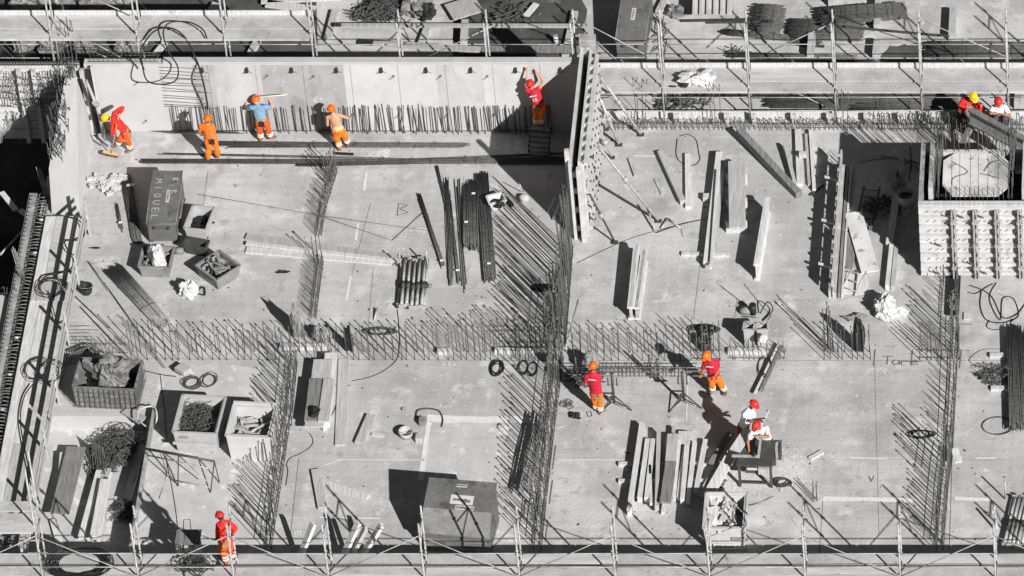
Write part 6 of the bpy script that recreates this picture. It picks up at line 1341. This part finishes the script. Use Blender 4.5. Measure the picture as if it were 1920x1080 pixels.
lean((1322, 42), .9, (1450, 40), .9, .06, .06, 'thin dark rail over the far rebar', 'dsteel', 'rail', 'rail'); lean((1540, 46), .4, (1780, 68), .4, .05, .05, 'long thin pipe below the cage bundle', 'dsteel', 'pipe', 'pipe'); bundle((1295, 178), (1640, 182), .25, 'dark bundle seen below the far deck', n=9, layers=4, ties=4, r=.015); bundle((1440, 190), (1790, 192), .6, 'broad dark rebar stack in shade below the far deck', n=24, layers=4, ties=4, r=.014); bundle((1600, 205), (1800, 203), .4, 'lowest dark rebar stack below the far deck', n=16, layers=4, ties=3, r=.014)
for i, (x, y0_, y1_) in enumerate([(1520, 112, 75), (1643, 112, 86), (1645, 60, 8), (1785, 78, 28), (1560, 14, -20), (1908, 205, 172), (870, 90, 50), (790, 88, 52), (615, 78, 25), (1235, 28, 0), (470, 105, 80), (465, 104, 80)]):
    if i in (11,): continue
    plank((x, y0_), (x + (3 if i < 7 else 14), y1_), .2, .28 if i < 7 else .14, 0, 'wm', ['bearer timber behind the far deck below the rebar cage', 'dark bearer at the dark blot behind the far deck', 'upright looking bearer at the right end of the cage bundle', 'bearer at the left end of the corner rebar stack', 'bearer at the top edge above the cage bundle', 'bearer at the right edge below the far deck', 'slanting bearer in front of the tarpaulin', 'slanting bearer below the far rebar pile', 'slanting bearer at the end of the upper left deck', 'bearer beside the cloth near the far steel box', 'pale bearer in the gap under the upper left deck'][i], name='bearer', cat='timber')
plank((640, 49), (1100, 50), .14, .06, .5, 'wm', 'long thin board lying behind the wall along the far scaffold'); plank((700, 82), (900, 95), .22, .06, .6, 'wm', 'board slanting on the far scaffold behind the wall'); plank((860, 95), (1120, 94), .3, .05, .1, 'wd', 'dark board behind the right end of the long wall')
blob((1308, 152), .38, .28, .28, 'crumpled white sheet lying on the far scaffold deck', 'foam', 'sheet', 'sheet', seed=51, z=1.38, amp=.8); blob((1282, 161), .12, .1, .12, 'black glove beside the crumpled white sheet', 'blk', 'glove', 'glove', seed=52, z=1.38, amp=.6); blob((1262, 163), .09, .03, .05, 'small dark tool left of the black glove', 'blk', 'tool', 'tool', seed=53, z=1.38)
for i, (x, y, rx) in enumerate([(60, 10, .5), (120, 8, .5), (95, 95, .4), (240, 95, .35), (45, 92, .3), (180, 15, .5), (225, 10, .45), (160, 100, .3)]): blob((x, y), rx, rx * .6, .45, ['pale', 'grey', 'round', 'small', 'flat', 'broad', 'tall', 'low'][i] + ' covered heap in the dark behind the upper left scaffold, ' + ['left', 'by a post', 'lower', 'below the hose', 'far left', 'above it', 'right', 'between posts'][i], 'tarp' if i % 2 else 'tubd', 'covered_heap', 'heap', seed=60 + i, amp=.6)
for i, (p, q) in enumerate([((165, 32), (185, 5)), ((178, 35), (192, 10)), ((270, 85), (275, 60)), ((290, 105), (310, 82)), ((395, 12), (420, 18)), ((500, 8), (590, 20)), ((490, 2), (640, -5))]): plank(p, q, .3 if i > 3 else .2, .06, .1, 'wl', ['left plank', 'right plank', 'upper short plank', 'lower short plank', 'pale sheet', 'long board', 'second long board'][i] + ' on the dark ground behind the upper left scaffold')
MB().bx(G(0, 1000).x - 3, G(78, 1000).x, YG(995, 3.35), YG(966, 3.35), 3.27, 3.33).build('deck_sheet', 'deck', None, 'upper deck sheet at the lower left corner of the near scaffold', 'deck board')
tangle((15, 1015), .4, .5, .5, 'dark clutter of wire in the lower left corner', 50, .015, .1, .7, 'dsteel')
# writing on the slab
def wr(txt, p, h, r=.012, m='chalk', dx=(1, 0, 0), dy=(0, 1, 0), step=.85, flip=False): return write(txt, G(*p, .008), dx, dy, h, r, step, None, m, 'floor_writing', 'structure')
wr('Tare', (1655, 684), .34, .012, 'pencil', step=.75); wr('X', (685, 296), .3); wr('8', (717, 294), .3, .018); wr('B', (745, 404), .5, .009, 'pencil'); wr('V', (1628, 903), .22, .009, 'pencil'); wr('000', (828, 685), .14, .010, step=1.1); wr('m', (552, 1003), .25, .015)
for a, b in (((1641, 655), (1638, 686)), ((1711, 655), (1708, 686)), ((1803, 655), (1799, 690)), ((1690, 678), (1730, 677)), ((1808, 657), (1818, 657)), ((1770, 607), (1822, 608)), ((1042, 835), (1036, 880)), ((1036, 900), (1030, 945)), ((1027, 975), (1023, 1010))):
    q = MB(); strip(q, a, b, .035, .008); q.build('floor_mark', 'pencil', kind='structure')
for i, (a, b) in enumerate([((1270, 905), (1295, 938)), ((1295, 938), (1312, 925)), ((1248, 968), (1285, 935)), ((600, 935), (625, 925)), ((608, 872), (640, 862))]): q = MB(); strip(q, a, b, .03, .008); q.build('floor_mark', 'chalk', kind='structure')
# debris
db = MB(); rr = random.Random(9)
for i in range(420):
    x, y = rr.uniform(120, 1920), rr.uniform(255, 1030); s_ = rr.uniform(.005, .014) * (1.8 if rr.random() < .06 else 1); q = rr.uniform(0, pi)
    if x < 300 and y > 765: continue
    db.box(G(x, y, s_ * .5), Vector((cos(q), sin(q), 0)) * s_ * rr.uniform(1, 3), Vector((-sin(q), cos(q), 0)) * s_, (0, 0, s_ * .5))
db.build('debris', 'dsteel', kind='stuff'); db2 = MB()
for i in range(300):
    x, y = rr.uniform(120, 1920), rr.uniform(-20, 1030); s_ = rr.uniform(.006, .018); q = rr.uniform(0, pi)
    if (x < 300 and y > 765) or 100 < y < 255: continue
    db2.box(G(x, y, s_ * .4), Vector((cos(q), sin(q), 0)) * s_ * rr.uniform(1, 3), Vector((-sin(q), cos(q), 0)) * s_, (0, 0, s_ * .4))
db2.build('wood_chips', 'wht', kind='stuff')
# fine random bits lying about, loose short bars
for i, (a, b) in enumerate([((895, 560), (880, 575)), ((1180, 550), (1195, 560))][:0]): pass
bpy.context.view_layer.update()
